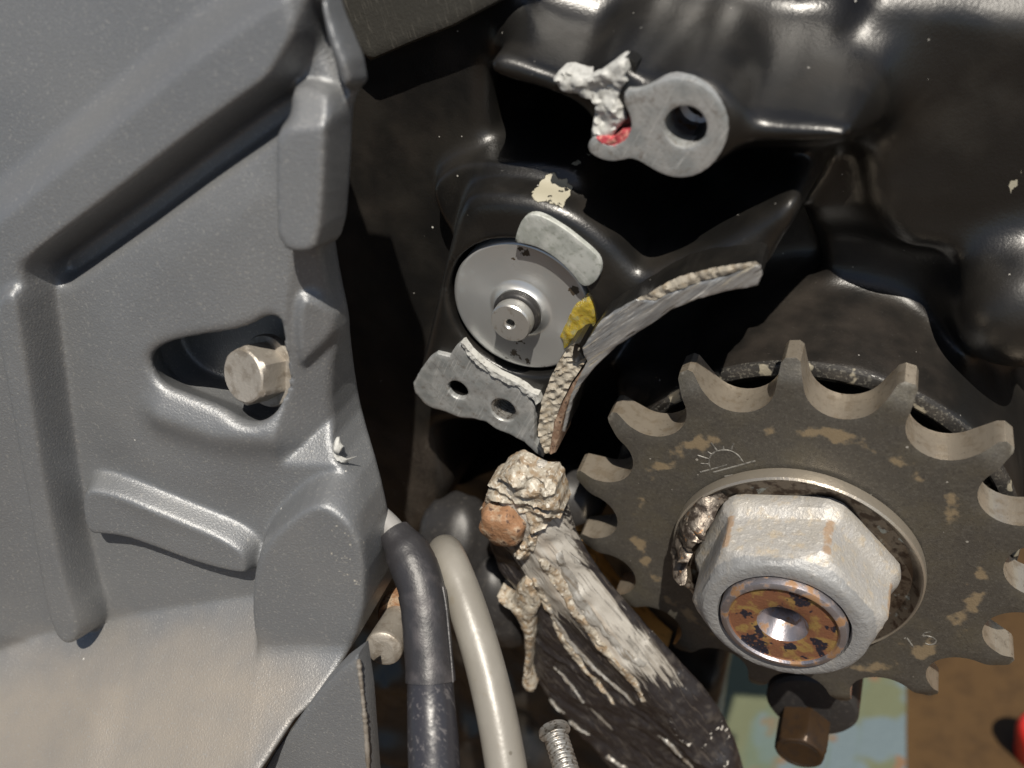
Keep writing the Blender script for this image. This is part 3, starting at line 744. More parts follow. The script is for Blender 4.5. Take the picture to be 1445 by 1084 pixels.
yel = P(Z(560, 280, 4.25, [(965, 850), (985, 800), (1010, 760), (1030, 715), (1058, 660), (1085, 640), (1130, 590), (1150, 590), (1182, 640), (1196, 710), (1185, 770), (1160, 800), (1140, 845), (1090, 850), (1050, 880), (992, 922), (985, 880)]), 10)
MT['yellow'].node_tree.nodes['Principled BSDF'].inputs['Transmission Weight'].default_value = 0.45
ys = relief('sealant_smear', yel, 15.5, 30.0, 'yellow', None, step=3, ragged=1.6,
       hfun=lambda u, v, d: 2.4 * fbm(u / 10, v / 16, 8, 3) - np.minimum(d, 6) * 0.6 + 3)
tag(ys, 'lumpy yellow sealant smeared on the right edge of the turned disc', 'sealant')

# ================================================================== SPROCKET
spr = thing('front_sprocket', 'dark steel toothed drive sprocket stamped 15 with worn bright teeth', 'sprocket')
NT = 15; RT = 331.0
_t = uv(1115, 512, 10); phi0 = math.atan2(_t[1], _t[0])
def tooth_profile():
    pts = []
    pitch = 2 * math.pi / NT; rp = 305.0; rr = 47.0
    for k in range(NT):
        am = phi0 + (k + .5) * pitch                    # middle of the gap after tooth k (counter-clockwise)
        c = np.array([rp * math.cos(am), rp * math.sin(am)])
        # tip of tooth k
        at = phi0 + k * pitch
        wr = 0.9 + 0.2 * random.random()
        for da, r in ((-0.036, RT - 5), (-0.020, RT), (0.018, RT - 1 * wr), (0.034, RT - 7)):
            pts.append((r * math.cos(at + da), r * math.sin(at + da)))
        # concave gap: from +75 deg to -75 deg about the inward direction
        for a in np.linspace(74, -74, 15):
            th = am + math.pi + math.radians(a)
            pts.append((c[0] + rr * math.cos(th), c[1] + rr * math.sin(th)))
    return np.array(pts)
tp = tooth_profile()
def spr_h(u, v, d):
    R = np.hypot(u, v)
    return 13 * sst(R, 296, 332) ** 1.2 + 1.2 * np.clip(1 - d / 3.0, 0, 1) + 0.3 * fbm(u / 30, v / 30, 2, 2)
def a_tan(u, v, w):
    R = np.hypot(u, v); th = np.arctan2(v, u)
    return np.clip(0.46 * np.exp(-((R - 232) / 22) ** 2) + 0.16 * np.exp(-((R - 190) / 40) ** 2), 0, 1) + 0.1 * (fbm(u / 60, v / 60, 6, 2))
sp_body = relief('sprocket_body', tp, 0.0, 54.0, 'sprocket', spr, holes=[circ((0, 0), 92, 60)], step=9, hfun=spr_h, sharp=30,
    attrs=dict(tan=a_tan, edge=lambda u, v, w: np.clip((np.hypot(u, v) - 296) / 44, 0, 1) * 0.62), wall_mat='flank')
kz = (960, 600, 9.03)
def stroke(name, zl, pts, r=1.5, w=-0.2):
    p = P(Z(*zl, pts), 0.0)
    q = catmull(np.stack([p[:, 0], np.full(len(p), w), p[:, 1]], 1), 5) if len(p) > 2 else np.stack([p[:, 0], np.full(len(p), w), p[:, 1]], 1)
    return q, r
def strokes(name, lst, mat, parent):
    V = []; F = []
    for q, r in lst:
        T = np.gradient(q, axis=0); T /= np.linalg.norm(T, axis=1)[:, None] + 1e-9
        side = np.stack([-T[:, 2], 0 * T[:, 0], T[:, 0]], 1); b = len(V)
        for p, s in zip(q, side):
            V += [p - s * r + (0, 0.5, 0), p - s * r * .5 + (0, -.4, 0), p + s * r * .5 + (0, -.4, 0), p + s * r + (0, 0.5, 0)]
        for i in range(len(q) - 1):
            for j in range(3):
                a = b + i * 4 + j; F.append((a, a + 1, a + 5, a + 4))
    return link_mesh(name, V, F, mat, parent)
sunm = [[(375, 540), (365, 470), (380, 400), (440, 345), (540, 318), (640, 330), (730, 380), (770, 430), (800, 470)], [(255, 600), (600, 508)], [(420, 602), (960, 455)],
        [(260, 490), (358, 495)], [(220, 385), (360, 430)], [(345, 340), (400, 370)], [(390, 225), (465, 320)], [(545, 262), (552, 305)], [(682, 230), (650, 312)]]
strokes('sun_emblem', [stroke('', kz, p) for p in sunm], 'mark', sp_body)
let = [[(560, 655), (670, 635)], [(600, 708), (640, 695), (668, 725), (695, 775)], [(680, 692), (770, 655), (790, 690), (805, 722)], [(730, 620), (748, 642)], [(355, 835), (400, 872)], [(448, 858), (498, 832)], [(640, 800), (690, 795)]]
strokes('maker_letters', [stroke('', kz, p) for p in let], 'mark', sp_body)
kn = (1240, 860, 9.03)
strokes('tooth_count', [stroke('', kn, p, 1.6) for p in ([(325, 372), (355, 360)], [(355, 360), (438, 478)], [(668, 288), (582, 300)], [(582, 300), (556, 338)], [(556, 338), (620, 340), (690, 362), (730, 400), (700, 440), (640, 448), (592, 432)])], 'mark', sp_body)

# ================================================================== LOCK WASHER, NUT, SHAFT
wash = thing('lock_washer', 'round steel lock washer with one edge bent up against the nut', 'washer')
lathe('ring', (0, 0), [(164, -1), (168, -4), (169, -14), (168, -22), (165.5, -24.5), (162.5, -22), (152, -10), (135, -6), (100, -5), (84, -5)], 'washer', wash, n=140,
      attrs=dict(edge=lambda V: sst(np.hypot(V[:, 0], V[:, 2]), 161, 165)), wob=lambda th, r, w: 0.006 * np.sin(5 * th + 1) * (r > 140))
# the bent tab: a crumpled strip folded up along the nut's left side
L0 = []
tt = np.linspace(math.radians(122), math.radians(204), 60)
for j in range(10):
    s = j / 9.0
    env = sst(tt, tt[0], tt[14]) * (1 - sst(tt, tt[-12], tt[-1]))
    R = 164 + 5 * math.sin(s * 2.6) - 20 * s * s + 9 * fbm(tt * 8 + s * 1.5, tt * 0 + s * 3, 5, 3) * (0.25 + s) * env
    w = -16 - s * (52 * env * (0.85 + 0.45 * fbm(tt * 9, tt * 0 + 2, 7, 3))) - 6 * np.abs(fbm(tt * 20, tt * 0 + s * 4, 9, 2)) * env
    L0.append(np.stack([R * np.cos(tt), w, R * np.sin(tt)], 1))
inner = [l + np.stack([-l[:, 0], 0 * l[:, 0], -l[:, 2]], 1) / np.hypot(l[:, 0], l[:, 2])[:, None] * 7 + (0, 1.5, 0) for l in L0[::-1]]
loft('bent_tab', L0 + inner, 'tab', wash, closed=False, sharp=50)

nut = thing('shaft_nut', 'large corroded hexagonal nut holding the sprocket', 'nut')
hphi = math.radians(2.0)
def hexr(th, Rc):                            # corner radius Rc
    d = np.mod(th - hphi, math.pi / 3) - math.pi / 6
    return Rc * math.cos(math.pi / 6) / np.cos(d)
th = np.linspace(0, 2 * np.pi, 180, endpoint=False)
def hl(Rc, w, rmax=1e9, nz=0.7, seed=0):
    r = np.minimum(hexr(th, Rc), rmax); r = r + nz * fbm(np.cos(th) * 4 + w * .1, np.sin(th) * 4 + w * .07, seed, 3)
    return np.stack([r * np.cos(th), np.full(180, float(w)), r * np.sin(th)], 1)
lp = [hl(142, -6, 134), hl(143.5, -9, 138), hl(144, -18, 138.5), hl(142, -28, 136), hl(136, -35, 131), hl(131, -40, 129), hl(129.5, -46, 128), hl(129, -70, 128), hl(128.5, -93, 127), hl(127, -101, 121), hl(126, -107, 114), hl(126, -113, 108.5), hl(126, -117, 104), hl(126, -118.5, 98), hl(126, -118.5, 90), hl(126, -117.5, 85.5), hl(126, -110, 84), hl(126, -60, 84)]
loft('nut_body', lp, 'nut', nut, sharp=28, attrs=dict(
    rust=lambda V: 0.66 * np.clip(1.2 - np.abs(np.mod(np.arctan2(V[:, 2], V[:, 0]) - hphi + .10, math.pi / 3) - .10) / 0.10, 0, 1) * ((V[:, 1] < -38) & (V[:, 1] > -100)),
    front=lambda V: sst(-V[:, 1], 100, 114)))

shaft = thing('output_shaft', 'rusty round shaft end with a centre hole inside the hexagonal nut', 'shaft')
lathe('shaft_end', (0, 0), [(81.5, -30), (81.5, -119), (79.5, -124.5), (75, -126.5), (72, -126.5), (69.5, -123.5)], 'shaft', shaft, n=96)
lathe('end_face', (0, 0), [(69.5, -123.5), (68, -122.3), (50, -122), (36, -122.2), (33, -121)], 'rustface', shaft, n=96)
lathe('centre_hole', (0, 0), [(33, -121), (31, -118), (17, -92), (14, -86), (14, -50), (0.4, -46)], 'shaft', shaft, n=64)

# ================================================================== GREY COVER (left)
cover = thing('grey_cover', 'large grey cast cover with raised ribs filling the left side', 'cover')
FC = Frame((0.26, 1.0, 0.46), 300, 500, 1075)
Hc = 3.8
cs_ = np.array([FC.uv(x, y) for x in (-70, 560) for y in (-60, 1150)])
lo_, hi_ = cs_.min(0) - 20, cs_.max(0) + 30
axc, UU, VV, W = sdf_grid((lo_[0], -260, lo_[1]), (hi_[0], 150, hi_[1]), Hc)
def Q2(pts, sm=2):
    p = FC.P(pts); return psd(chaikin(p, sm) if sm else p, UU, VV)
out = Q2([(-160, -160), (425, -160), (472, 0), (518, 108), (496, 134), (490, 160), (488, 240), (480, 332), (458, 352), (440, 346), (446, 420), (466, 466), (452, 520), (448, 600), (462, 645),
          (515, 690), (538, 750), (534, 850), (496, 912), (458, 936), (366, 1090), (280, 1260), (-160, 1260)], 1)
h = np.zeros_like(UU)
pl_ = Q2([(-160, -160), (520, -160), (462, 20), (452, 60), (424, 108), (406, 128), (380, 146), (300, 202), (200, 278), (112, 342), (80, 368), (78, 400), (98, 550), (118, 700), (138, 800), (154, 850), (152, 878), (132, 888),
          (106, 872), (90, 830), (70, 700), (40, 520), (10, 400), (-40, 380), (-160, 420)], 2)
h -= 40 * sst(-pl_, -2, 16)
grv = lsd(FC.P([(84, 380), (112, 362), (200, 300), (300, 224), (380, 166), (404, 152)]), UU, VV)
h += 55 * np.exp(-(grv / 13) ** 2)
rl = FC.P([(-140, 470), (0, 336), (150, 215), (300, 92), (420, 10), (520, -70)])
rd = lsd(rl, UU, VV)
ab = psd(np.vstack([rl, FC.P([(520, -900), (-900, -900), (-900, 470)])]), UU, VV) < 0
h += np.where(ab, 44 * sst(rd, 0, 54) + 0.05 * np.maximum(rd - 52, 0), 0)
rib = Q2([(22, 400), (76, 376), (98, 550), (118, 700), (138, 800), (154, 850), (152, 878), (132, 888), (106, 872), (90, 830), (70, 700), (45, 520)], 2)
h -= 14 * sst(-rib, -2, 12)
# top corner flange
fg = Q2([(452, -60), (472, -60), (482, 0), (524, 108), (498, 136), (482, 114), (464, 40)], 1)
h -= 30 * sst(-fg, -2, 9)
h += 12 * np.exp(-(lsd(FC.P([(444, -60), (452, 10), (470, 76), (486, 112)]), UU, VV) / 11) ** 2)
# trough left of the rib
h -= 26 * sst(-Q2([(-160, 380), (-20, 400), (10, 560), (40, 840), (60, 940), (-160, 1000)]), -20, 90)
# ledge along the bottom
ll = FC.P([(-160, 945), (0, 906), (100, 884), (200, 862), (300, 846), (370, 836), (440, 832), (500, 832), (620, 836)])
ld = lsd(ll, UU, VV); below = psd(np.vstack([ll, FC.P([(620, 1600), (-400, 1600)])]), UU, VV) < 0
sdl = np.where(below, ld, -ld)
h -= 1.15 * np.where(sdl > 0, np.sqrt(sdl ** 2 + 120) - 10.95, 0) 
h -= 10 * np.exp(-(lsd(FC.P([(60, 1120), (130, 1020), (200, 960)]), UU, VV) / 45) ** 2)
# blocks on the right
vt, vb = FC.uv(450, 112)[1], FC.uv(450, 172)[1]
h -= 46 * sst(-Q2([(412, 120), (440, 106), (494, 130), (490, 240), (482, 332), (464, 350), (412, 342), (408, 240)], 1), -2, 8) * (0.25 + 0.75 * np.clip((vt - VV) / (vt - vb), 0, 1))
bq = Q2([(366, 770), (388, 716), (465, 652), (530, 690), (560, 750), (552, 860), (505, 930), (455, 950), (395, 930), (366, 860)], 2)
h = smin(h, -54 + 80 * (1 - sst(-bq, -8, 22)), 16)
# middle rib
h -= 30 * sst(-Q2([(120, 660), (180, 668), (260, 700), (340, 735), (374, 762), (376, 804), (340, 800), (290, 786), (230, 764), (190, 750), (130, 748)], 2), -1, 17)
h -= 8 * sst(-Q2([(90, 380), (400, 160), (420, 440), (380, 760), (130, 680)], 2), -20, 70)
# swelling around the bolt pocket
pk = Q2([(212, 505), (232, 484), (285, 472), (345, 464), (392, 440), (398, 480), (398, 555), (384, 590), (352, 596), (318, 574), (270, 556), (228, 540)], 2)
h -= 13 * np.exp(-(lsd(FC.P([(240, 580), (310, 604), (385, 612)]), UU, VV) / 26) ** 2)
# the strip right of the pocket leans back, with a wedge at its top
sl = FC.P([(414, 340), (404, 440), (398, 560), (392, 660)])
slr = psd(np.vstack([sl, FC.P([(700, 660), (700, 340)])]), UU, VV)
h += 0.75 * np.minimum(np.maximum(-slr, 0), 60) * sst(VV, FC.uv(400, 665)[1], FC.uv(400, 640)[1])
h -= 15 * sst(-Q2([(410, 425), (430, 405), (480, 455), (470, 486), (436, 520), (414, 530)], 2), -2, 14)
h += 0.8 * fbm(UU / 90, VV / 90, 11, 2)
gx_, gz_ = np.gradient(h, Hc); gn = np.sqrt(1 + gx_ ** 2 + gz_ ** 2)
F = smax(e3(out), (e3(h) - W) / e3(gn), 8)
bk = np.interp(UU, [FC.uv(250, 500)[0], FC.uv(420, 500)[0], FC.uv(500, 500)[0]], [170, 150, 34])
F = smax(F, W - e3(bk - 14.0), 8)
pkd = e3(pk) - 0.55 * np.clip(W, 0, 60)
F = smax(F, -smax(pkd, W - 108.0, 8), 12)
V, Q = surface_nets(F, (axc[0][0], axc[1][0], axc[2][0]), Hc); del F
u_, v_ = V[:, 0], V[:, 2]
def fca(poly, soft): return np.clip(0.5 - psd(FC.P(poly), u_, v_) / soft, 0, 1)
ledge_lit = 0.56 * fca([(-100, 930), (200, 880), (380, 860), (480, 900), (380, 1090), (-100, 1150)], 110)  # upward-facing ledge painted lighter and warmer, as sun falls on it
cchip = np.maximum(0.40 * fca([(495, 660), (545, 740), (545, 800), (520, 810), (470, 740)], 20), 0.36 * fca([(490, 170), (515, 150), (508, 240), (492, 240)], 14))
link_mesh('cover_body', FC.world(V), Q, 'grey', cover, dict(dirt_and_lit=ledge_lit, chip=cchip), sharp=0)

# hexagon bolt in the pocket
bolt = thing('cover_bolt', 'weathered hexagonal bolt head set in the dark pocket of the grey cover', 'bolt')
def hexbolt(parent, fr, c, R, w0, h_, mat, rot=0.3, washer=True, n=96):
    t = np.linspace(0, 2 * np.pi, n, endpoint=False)
    def hr(Rc, rmax):
        d = np.mod(t - rot, math.pi / 3) - math.pi / 6; return np.minimum(Rc * math.cos(math.pi / 6) / np.cos(d), rmax)
    def lp_(Rc, w, rmax=1e9): 
        r = hr(Rc, rmax) + 0.5 * fbm(np.cos(t) * 3 + w * .1, np.sin(t) * 3, 4, 2)
        return np.stack([c[0] + r * np.cos(t), np.full(n, float(w)), c[1] + r * np.sin(t)], 1)
    o = loft('bolt_head', [lp_(R, w0 + h_), lp_(R, w0 + h_ * .3, R * 1.0), lp_(R, w0 + h_ * .14, R * .97), lp_(R, w0 + 2, R * .88), lp_(R, w0, R * .82), lp_(R, w0 + 1, R * .4), lp_(R, w0 + 1.4, R * .02)], mat, parent, sharp=24, cap1=True)
    res = [o]
    if washer:
        q = [np.stack([c[0] + r * np.cos(t), np.full(n, float(w)), c[1] + r * np.sin(t)], 1) for r, w in ((R * .6, w0 + h_ - 1), (R * 1.16, w0 + h_ - 1), (R * 1.2, w0 + h_ + 2), (R * 1.2, w0 + h_ + 8), (R * .6, w0 + h_ + 9))]
        res.append(loft('washer_flange', q, mat, parent, sharp=30))
    if fr is not None:
        for r in res: move_to(r, fr)
    return res
FB = Frame((0.62, 1.0, 0.20), 342, 531, 1085)
hexbolt(bolt, FB, np.array([0.0, 0.0]), 39, 0.0, 40, 'bolt', rot=0.35)

# ================================================================== small grey plate under the cover, dark housing behind the cables
FP = Frame((0.30, 1.0, 0.40), 460, 1020, 1120)
fp = thing('frame_plate', 'flat grey metal plate below the cover with a rough welded edge', 'plate')
move_to(relief('plate_body', FP.P([(330, 1160), (388, 1060), (450, 975), (478, 945), (505, 925), (514, 985), (520, 1060), (528, 1160), (548, 1420), (180, 1420)]), 0, 30, 'grey', fp, step=10, bevel=5, attrs=dict(dirt_and_lit=lambda u, v, w: 0 * u, chip=lambda u, v, w: 0 * u)), FP)
wp = [FP.uv(x, y) for x, y in ((507, 930), (513, 985), (518, 1040), (524, 1150))]
wpath = catmull([(a, -2.0, b) for a, b in wp], 26)
wpath = FP.world(wpath)
tube('weld_bead', wpath, 2.8 + 1.6 * fbm(np.arange(len(wpath)) * .45, np.zeros(len(wpath)), 3, 3), 'bolt', fp, n=12, sharp=60)

lh = thing('lower_housing', 'dark oily lower housing in shadow behind the cable and hose', 'housing')
WH = 190.0
relief('housing_wall', P([(300, 760), (400, 690), (520, 690), (650, 680), (720, 650), (800, 640), (880, 660), (940, 740), (1000, 800), (1050, 850), (1020, 960), (1000, 1100), (960, 1400), (200, 1500)], WH), WH, 360, 'black', lh, step=22, bevel=24, ragged=4,
     hfun=lambda u, v, d: 70 * fbm(u / 150, v / 150, 23, 3), attrs=dict(dirt_and_lit=lambda u, v, w: 0.45 + 0 * u, chip=lambda u, v, w: 0 * u, scuff=lambda u, v, w: 0.1 + 0 * u))
# rounded bosses just behind the arm
def blob(name, px, py, depth, rx, ry, rz, mat, parent, seed=0, amp=.12):
    t = np.linspace(0, np.pi, 22); loops = []; a = np.linspace(0, 2 * np.pi, 36, endpoint=False); c = cp(px, py, depth)
    for k in t[1:-1]:
        nx_, nz_, ny_ = np.sin(k) * np.cos(a), np.sin(k) * np.sin(a), np.cos(k) + 0 * a
        r = 1 + amp * fbm(nx_ * 2.2 + seed, nz_ * 2.2 + ny_ * 1.7, seed, 3)
        loops.append(c + np.stack([nx_ * rx * r, -ny_ * ry * r, nz_ * rz * r], 1))
    return loft(name, loops, mat, parent, True, True, sharp=0)
blob('boss', 650, 760, 1560, 70, 70, 84, 'rubber', lh, 3)
blob('boss', 806, 700, 1480, 60, 60, 56, 'rubber', lh, 5)
blob('boss', 706, 850, 1560, 64, 60, 100, 'rubber', lh, 8)

# ================================================================== CABLE, HOSE
cable = thing('taped_cable', 'cable wrapped in glossy black tape running down beside the hose', 'cable')
cw = catmull([cp(515, 712, 1180), cp(545, 738, 1165), cp(560, 756, 1155), cp(580, 790, 1140)], 12)
tube('grey_wire', cw, 15.5, 'wire', cable, n=20)
cpts = catmull([cp(556, 752, 1155), cp(575, 780, 1142), cp(590, 815, 1128), cp(598, 850, 1118), cp(603, 900, 1108), cp(607, 950, 1098), cp(608, 985, 1092), cp(611, 1040, 1080), cp(615, 1130, 1062), cp(622, 1250, 1045), cp(634, 1420, 1030)], 16)
sarc = np.concatenate([[0], np.cumsum(np.linalg.norm(np.diff(cpts, axis=0), axis=1))]); Lc = sarc / sarc[-1]
def seg(a, b): m = (Lc >= a - 1e-6) & (Lc <= b + 1e-6); return cpts[m], Lc[m]
q, l = seg(0, 0.115); tube('tape_wrap', q, 22 + 8 * sst(l, 0, .07) + 0.35 * np.sin(l * 160), 'tape', cable, n=40)
q, l = seg(0.095, 0.165); tube('tape_band', q, 30.5 + 1.2 * np.sin(l * 30), 'tape', cable, n=40)
q, l = seg(0.155, 0.352); tube('tape_wrap', q, 30.2 + 1.3 * fbm(l * 26, l * 0, 3, 2) + 1.2 * sst(l, .29, .345), 'tape', cable, n=40)
q, l = seg(0.343, 1.0); tube('sheath', q, 28.8 + 2.6 * sst(l, .343, .49), 'sheath', cable, n=40)
ti = seg(0.155, 0.352)[0]
# overlapping tape edge running down the right side
T_ = np.gradient(ti, axis=0); T_ /= np.linalg.norm(T_, axis=1)[:, None]
sidev = np.cross(T_, np.array([0.2, -0.8, 0.55])); sidev /= np.linalg.norm(sidev, axis=1)[:, None]
tube('tape_edge', ti - sidev * 30.5 * (1 if True else 0) + np.array([0.2, -0.8, 0.55]) * 4, 1.6, 'tape', cable, n=8)

hose = thing('grey_hose', 'smooth beige grey rubber hose curving down to the bottom edge', 'hose')
hp = catmull([cp(640, 812, 1275), cp(628, 780, 1235), cp(636, 796, 1180), cp(655, 845, 1150), cp(676, 910, 1125), cp(692, 970, 1105), cp(705, 1030, 1088), cp(722, 1130, 1065), cp(745, 1260, 1045), cp(775, 1430, 1030)], 16)
tube('hose_body', hp, 24 + 2.0 * np.linspace(0, 1, len(hp)), 'hose', hose, n=44)

# ================================================================== ARM
arm = thing('mounting_arm', 'curved black arm with scraped pale streaks running down from its caked top', 'arm')
WA = -70.0
apoly = [(682, 700), (700, 676), (735, 664), (785, 688), (793, 735), (806, 778), (830, 820), (880, 880), (940, 945), (990, 998), (1024, 1045), (1050, 1130), (1075, 1230), (980, 1260), (850, 1085), (800, 1030), (748, 968), (742, 930), (752, 880), (735, 850), (712, 835), (690, 800), (678, 750)]
ap = P(apoly, WA); lo_, hi_ = ap.min(0) - 60, ap.max(0) + 60
axa, UU, VV, W = sdf_grid((lo_[0], -130, lo_[1]), (hi_[0], 60, hi_[1]), 4.0)
edge = P([(785, 690), (794, 740), (830, 818), (880, 878), (940, 945), (996, 1002), (1026, 1055)], WA)
de_ = lsd(edge, UU, VV)
wf = WA + 22 * sst(de_, 70, 0) - 10 * np.exp(-((de_ - 60) / 30) ** 2) + 4.0 * fbm(UU / 60 + VV / 60, (UU + VV) / 14, 7, 3) + 5 * fbm(UU / 26, VV / 26, 9, 2)
F = smax(e3(psd(chaikin(ap, 2), UU, VV)), e3(wf) - W, 34)
F = smax(F, W + 26.0, 10)
V, Q = surface_nets(F, (axa[0][0], axa[1][0], axa[2][0]), 4.0)
u_, v_ = V[:, 0], V[:, 2]
d1 = lsd(edge, u_, v_)
mid = P([(735, 690), (770, 800), (830, 880), (900, 940), (960, 990)], WA)
top = P([(735, 680), (760, 780), (790, 840)], WA)
ve = (v_ - P([(960, 960)], WA)[0][1]) / 260.0
wear = 0.80 * sst(d1, 4, 22) * (1 - sst(d1, 62, 104)) * sst(ve, -0.45, 0.25) + 0.42 * (1 - sst(d1, 0, 26)) * sst(ve, -0.6, 0.1)
wear = np.maximum(wear, 0.85 * np.clip(1.25 - lsd(top, u_, v_) / 70, 0, 1))
wear = np.maximum(wear, 0.50 * np.clip(1 - lsd(P([(790, 955), (830, 1000), (865, 1030)], WA), u_, v_) / 12, 0, 1))
warm = 0.58 * sst(d1, 20, 40) * (1 - sst(d1, 60, 90)) * sst(ve, -0.2, 0.35)
flake = np.maximum(0.42 * np.clip(1 - lsd(P([(770, 990), (800, 1025), (850, 1080)], WA), u_, v_) / 16, 0, 1), 0.46 * np.clip(1 - lsd(P([(940, 1010), (985, 1060), (1020, 1040), (1030, 1100)], WA), u_, v_) / 34, 0, 1))
link_mesh('arm_body', V, Q, 'arm', arm, dict(wear=wear, warm=warm, flake=flake), sharp=0)
def armw(u, v):
    d = lsd(edge, u, v)
    return WA + 22 * sst(d, 70, 0) - 10 * np.exp(-((d - 60) / 30) ** 2) + 4.0 * fbm(u / 60 + v / 60, (u + v) / 14, 7, 3) + 5 * fbm(u / 26, v / 26, 9, 2)
k9 = (480, 640, 2.4414)
def scrape(pts, width, seed, mat='residue', up=3.0):
    p = P(Z(*k9, pts), WA); q = catmull(np.stack([p[:, 0], 0 * p[:, 0], p[:, 1]], 1), 7)[:, [0, 2]]
    T = np.gradient(q, axis=0); T /= np.linalg.norm(T, axis=1)[:, None]; nn = np.stack([-T[:, 1], T[:, 0]], 1)
    t = np.linspace(0, 1, len(q)); prof = width * (0.35 + 0.65 * np.sin(np.pi * np.clip(t * .85 + .12, 0, 1)) ** .6)
    a = q + nn * (prof * (0.5 + 0.35 * fbm(t * 9, t * 0, seed, 3)))[:, None]; b = q - nn * (prof * (0.5 + 0.35 * fbm(t * 9, t * 0 + 5, seed, 3)))[:, None]
    poly = np.vstack([a, b[::-1]])
    def hf(u, v, d):
        s_ = (u * _a[1] - v * _a[0]) / np.hypot(*_a)
        return armw(u, v) + up * np.clip(1 - d / 2.5, 0, 1) + 1.6 * fbm(s_ / 3.0, (u - v) / 60, seed, 3) + 2.0 * fbm(u / 9, v / 9, seed + 4, 3)
    return relief('scraped_ridge', poly, -up, WA + 30, mat, arm, step=3.2, ragged=0.8, hfun=hf, seed=seed)
scrape([(700, 350), (760, 450), (830, 560), (910, 660), (1000, 760), (1050, 840)], 20, 3)
scrape([(672, 420), (720, 540), (800, 680), (880, 780), (945, 862)], 13, 5)
scrape([(745, 350), (800, 470), (890, 590), (980, 690), (1050, 740)], 12, 7, 'scrape')
scrape([(690, 470), (760, 600), (850, 710), (950, 800), (1020, 870)], 9, 9, 'scrape')
scrape([(735, 735), (800, 805), (885, 905)], 5, 11, 'scrape')
scrape([(720, 850), (750, 875), (775, 895)], 7, 13, 'scrape')
scrape([(790, 925), (820, 950), (862, 972)], 8, 15, 'scrape')
scrape([(920, 1040), (950, 1062), (985, 1085)], 12, 17, 'scrape')
scrape([(1090, 970), (1140, 1000), (1180, 1040), (1215, 1090)], 12, 19, 'scrape')
k8 = (640, 640, 5.5577)
crust = P(Z(*k8, [(205, 450), (240, 405), (240, 330), (262, 262), (335, 225), (338, 185), (395, 148), (470, 132), (560, 182), (612, 218), (700, 232), (750, 226), (788, 290), (842, 480), (822, 532), (760, 545), (700, 600), (640, 660), (575, 620), (545, 520), (470, 425), (335, 385), (250, 425)]), WA - 6)
def crh(u, v, d):
    c = uv(720, 690, WA)
    s = (v - c[1]) + 0.25 * (u - c[0])
    return 7 * np.abs(np.sin(s / 9.5 + 2 * fbm(u / 30, v / 30, 2, 2))) + 10 * fbm(u / 22, v / 12, 3, 4) - np.minimum(d, 12) * 0.9 + 4
relief('caked_residue', crust, WA - 8, WA + 40, 'residue', arm, step=3.0, ragged=3, hfun=crh)
k9 = (480, 640, 2.4414)
drip = P(Z(*k9, [(543, 488), (575, 500), (598, 495), (612, 450), (640, 420), (665, 440), (690, 520), (672, 560), (668, 640), (660, 700), (655, 750), (676, 800), (668, 812), (645, 800), (630, 780), (640, 690), (636, 620), (622, 570), (590, 522), (560, 508)]), WA - 4)
relief('dried_drip', drip, WA - 12, WA + 30, 'residue', arm, step=3.0, ragged=1.6, bevel=6, hfun=lambda u, v, d: 5 * fbm(u / 12, v / 16, 6, 3) - np.minimum(d, 8) * .5)
lump = P(Z(*k8, [(470, 790), (490, 740), (540, 700), (590, 650), (650, 660), (640, 740), (600, 800), (540, 850), (490, 840)]), WA - 12)
relief('residue_lump', lump, WA - 14, WA + 20, 'residue', arm, step=2.8, ragged=2.5, hfun=lambda u, v, d: 9 * fbm(u / 9, v / 9, 12, 3) - np.minimum(d, 8) * 1.0 + 4)

rb = thing('rusty_bolt', 'round worn rusty bolt head at the top of the scraped arm', 'bolt')
rc = uv(706, 748, WA - 26)
lathe('bolt_head', rc, [(33, WA + 20), (34.5, WA - 8), (34, WA - 18), (32, WA - 27), (27, WA - 33), (12, WA - 34.5), (0.4, WA - 35)], 'rust', rb, n=60, sharp=0,
      wob=lambda th, r, w: 0.10 * fbm(np.cos(th) * 1.8, np.sin(th) * 1.8 + w * .02, 5, 3) + 0.055 * np.cos(6 * th))
lathe('flange', rc, [(26, WA - 2), (39, WA - 3), (42, WA + 2), (42, WA + 10), (30, WA + 14)], 'rust', rb, n=60, wob=lambda th, r, w: 0.08 * fbm(np.cos(th) * 2, np.sin(th) * 2, 9, 3))

# brown chain guide strip between arm and sprocket
gp = P(Z(700, 680, 4.8167, [(425, 300), (470, 350), (510, 410), (570, 440), (640, 510), (668, 560), (690, 640), (800, 790), (880, 880), (960, 960), (1060, 1060), (1160, 1150), (1000, 1160), (900, 1040), (800, 930), (630, 790), (490, 620), (410, 490), (370, 380)]), 66)
gs = relief('chain_guide', gp, 66, 110, 'guide', None, step=7, bevel=6, hfun=lambda u, v, d: -7 * np.exp(-((d - 9) / 5) ** 2))
tag(gs, 'brown curved guide strip between the scraped arm and the sprocket teeth', 'guide')

# ================================================================== remaining fasteners
st = thing('threaded_stud', 'short zinc threaded stud at the bottom edge below the arm', 'stud')
a0, a1 = cp(784, 1038, 1190), cp(832, 1190, 1075)
n_ = 220; tpar = np.linspace(0, 1, n_)
tube('thread', a0 + (a1 - a0) * tpar[:, None], 15.0 + 2.0 * np.sin(tpar * 2 * np.pi * 23), 'stud', st, n=28, sharp=70)
dr = (a1 - a0) / np.linalg.norm(a1 - a0)
tube('collar', np.array([a0 - dr * 10, a0 - dr * 4, a0 - dr * 3.5]), [21, 22, 15], 'stud', st, n=28)

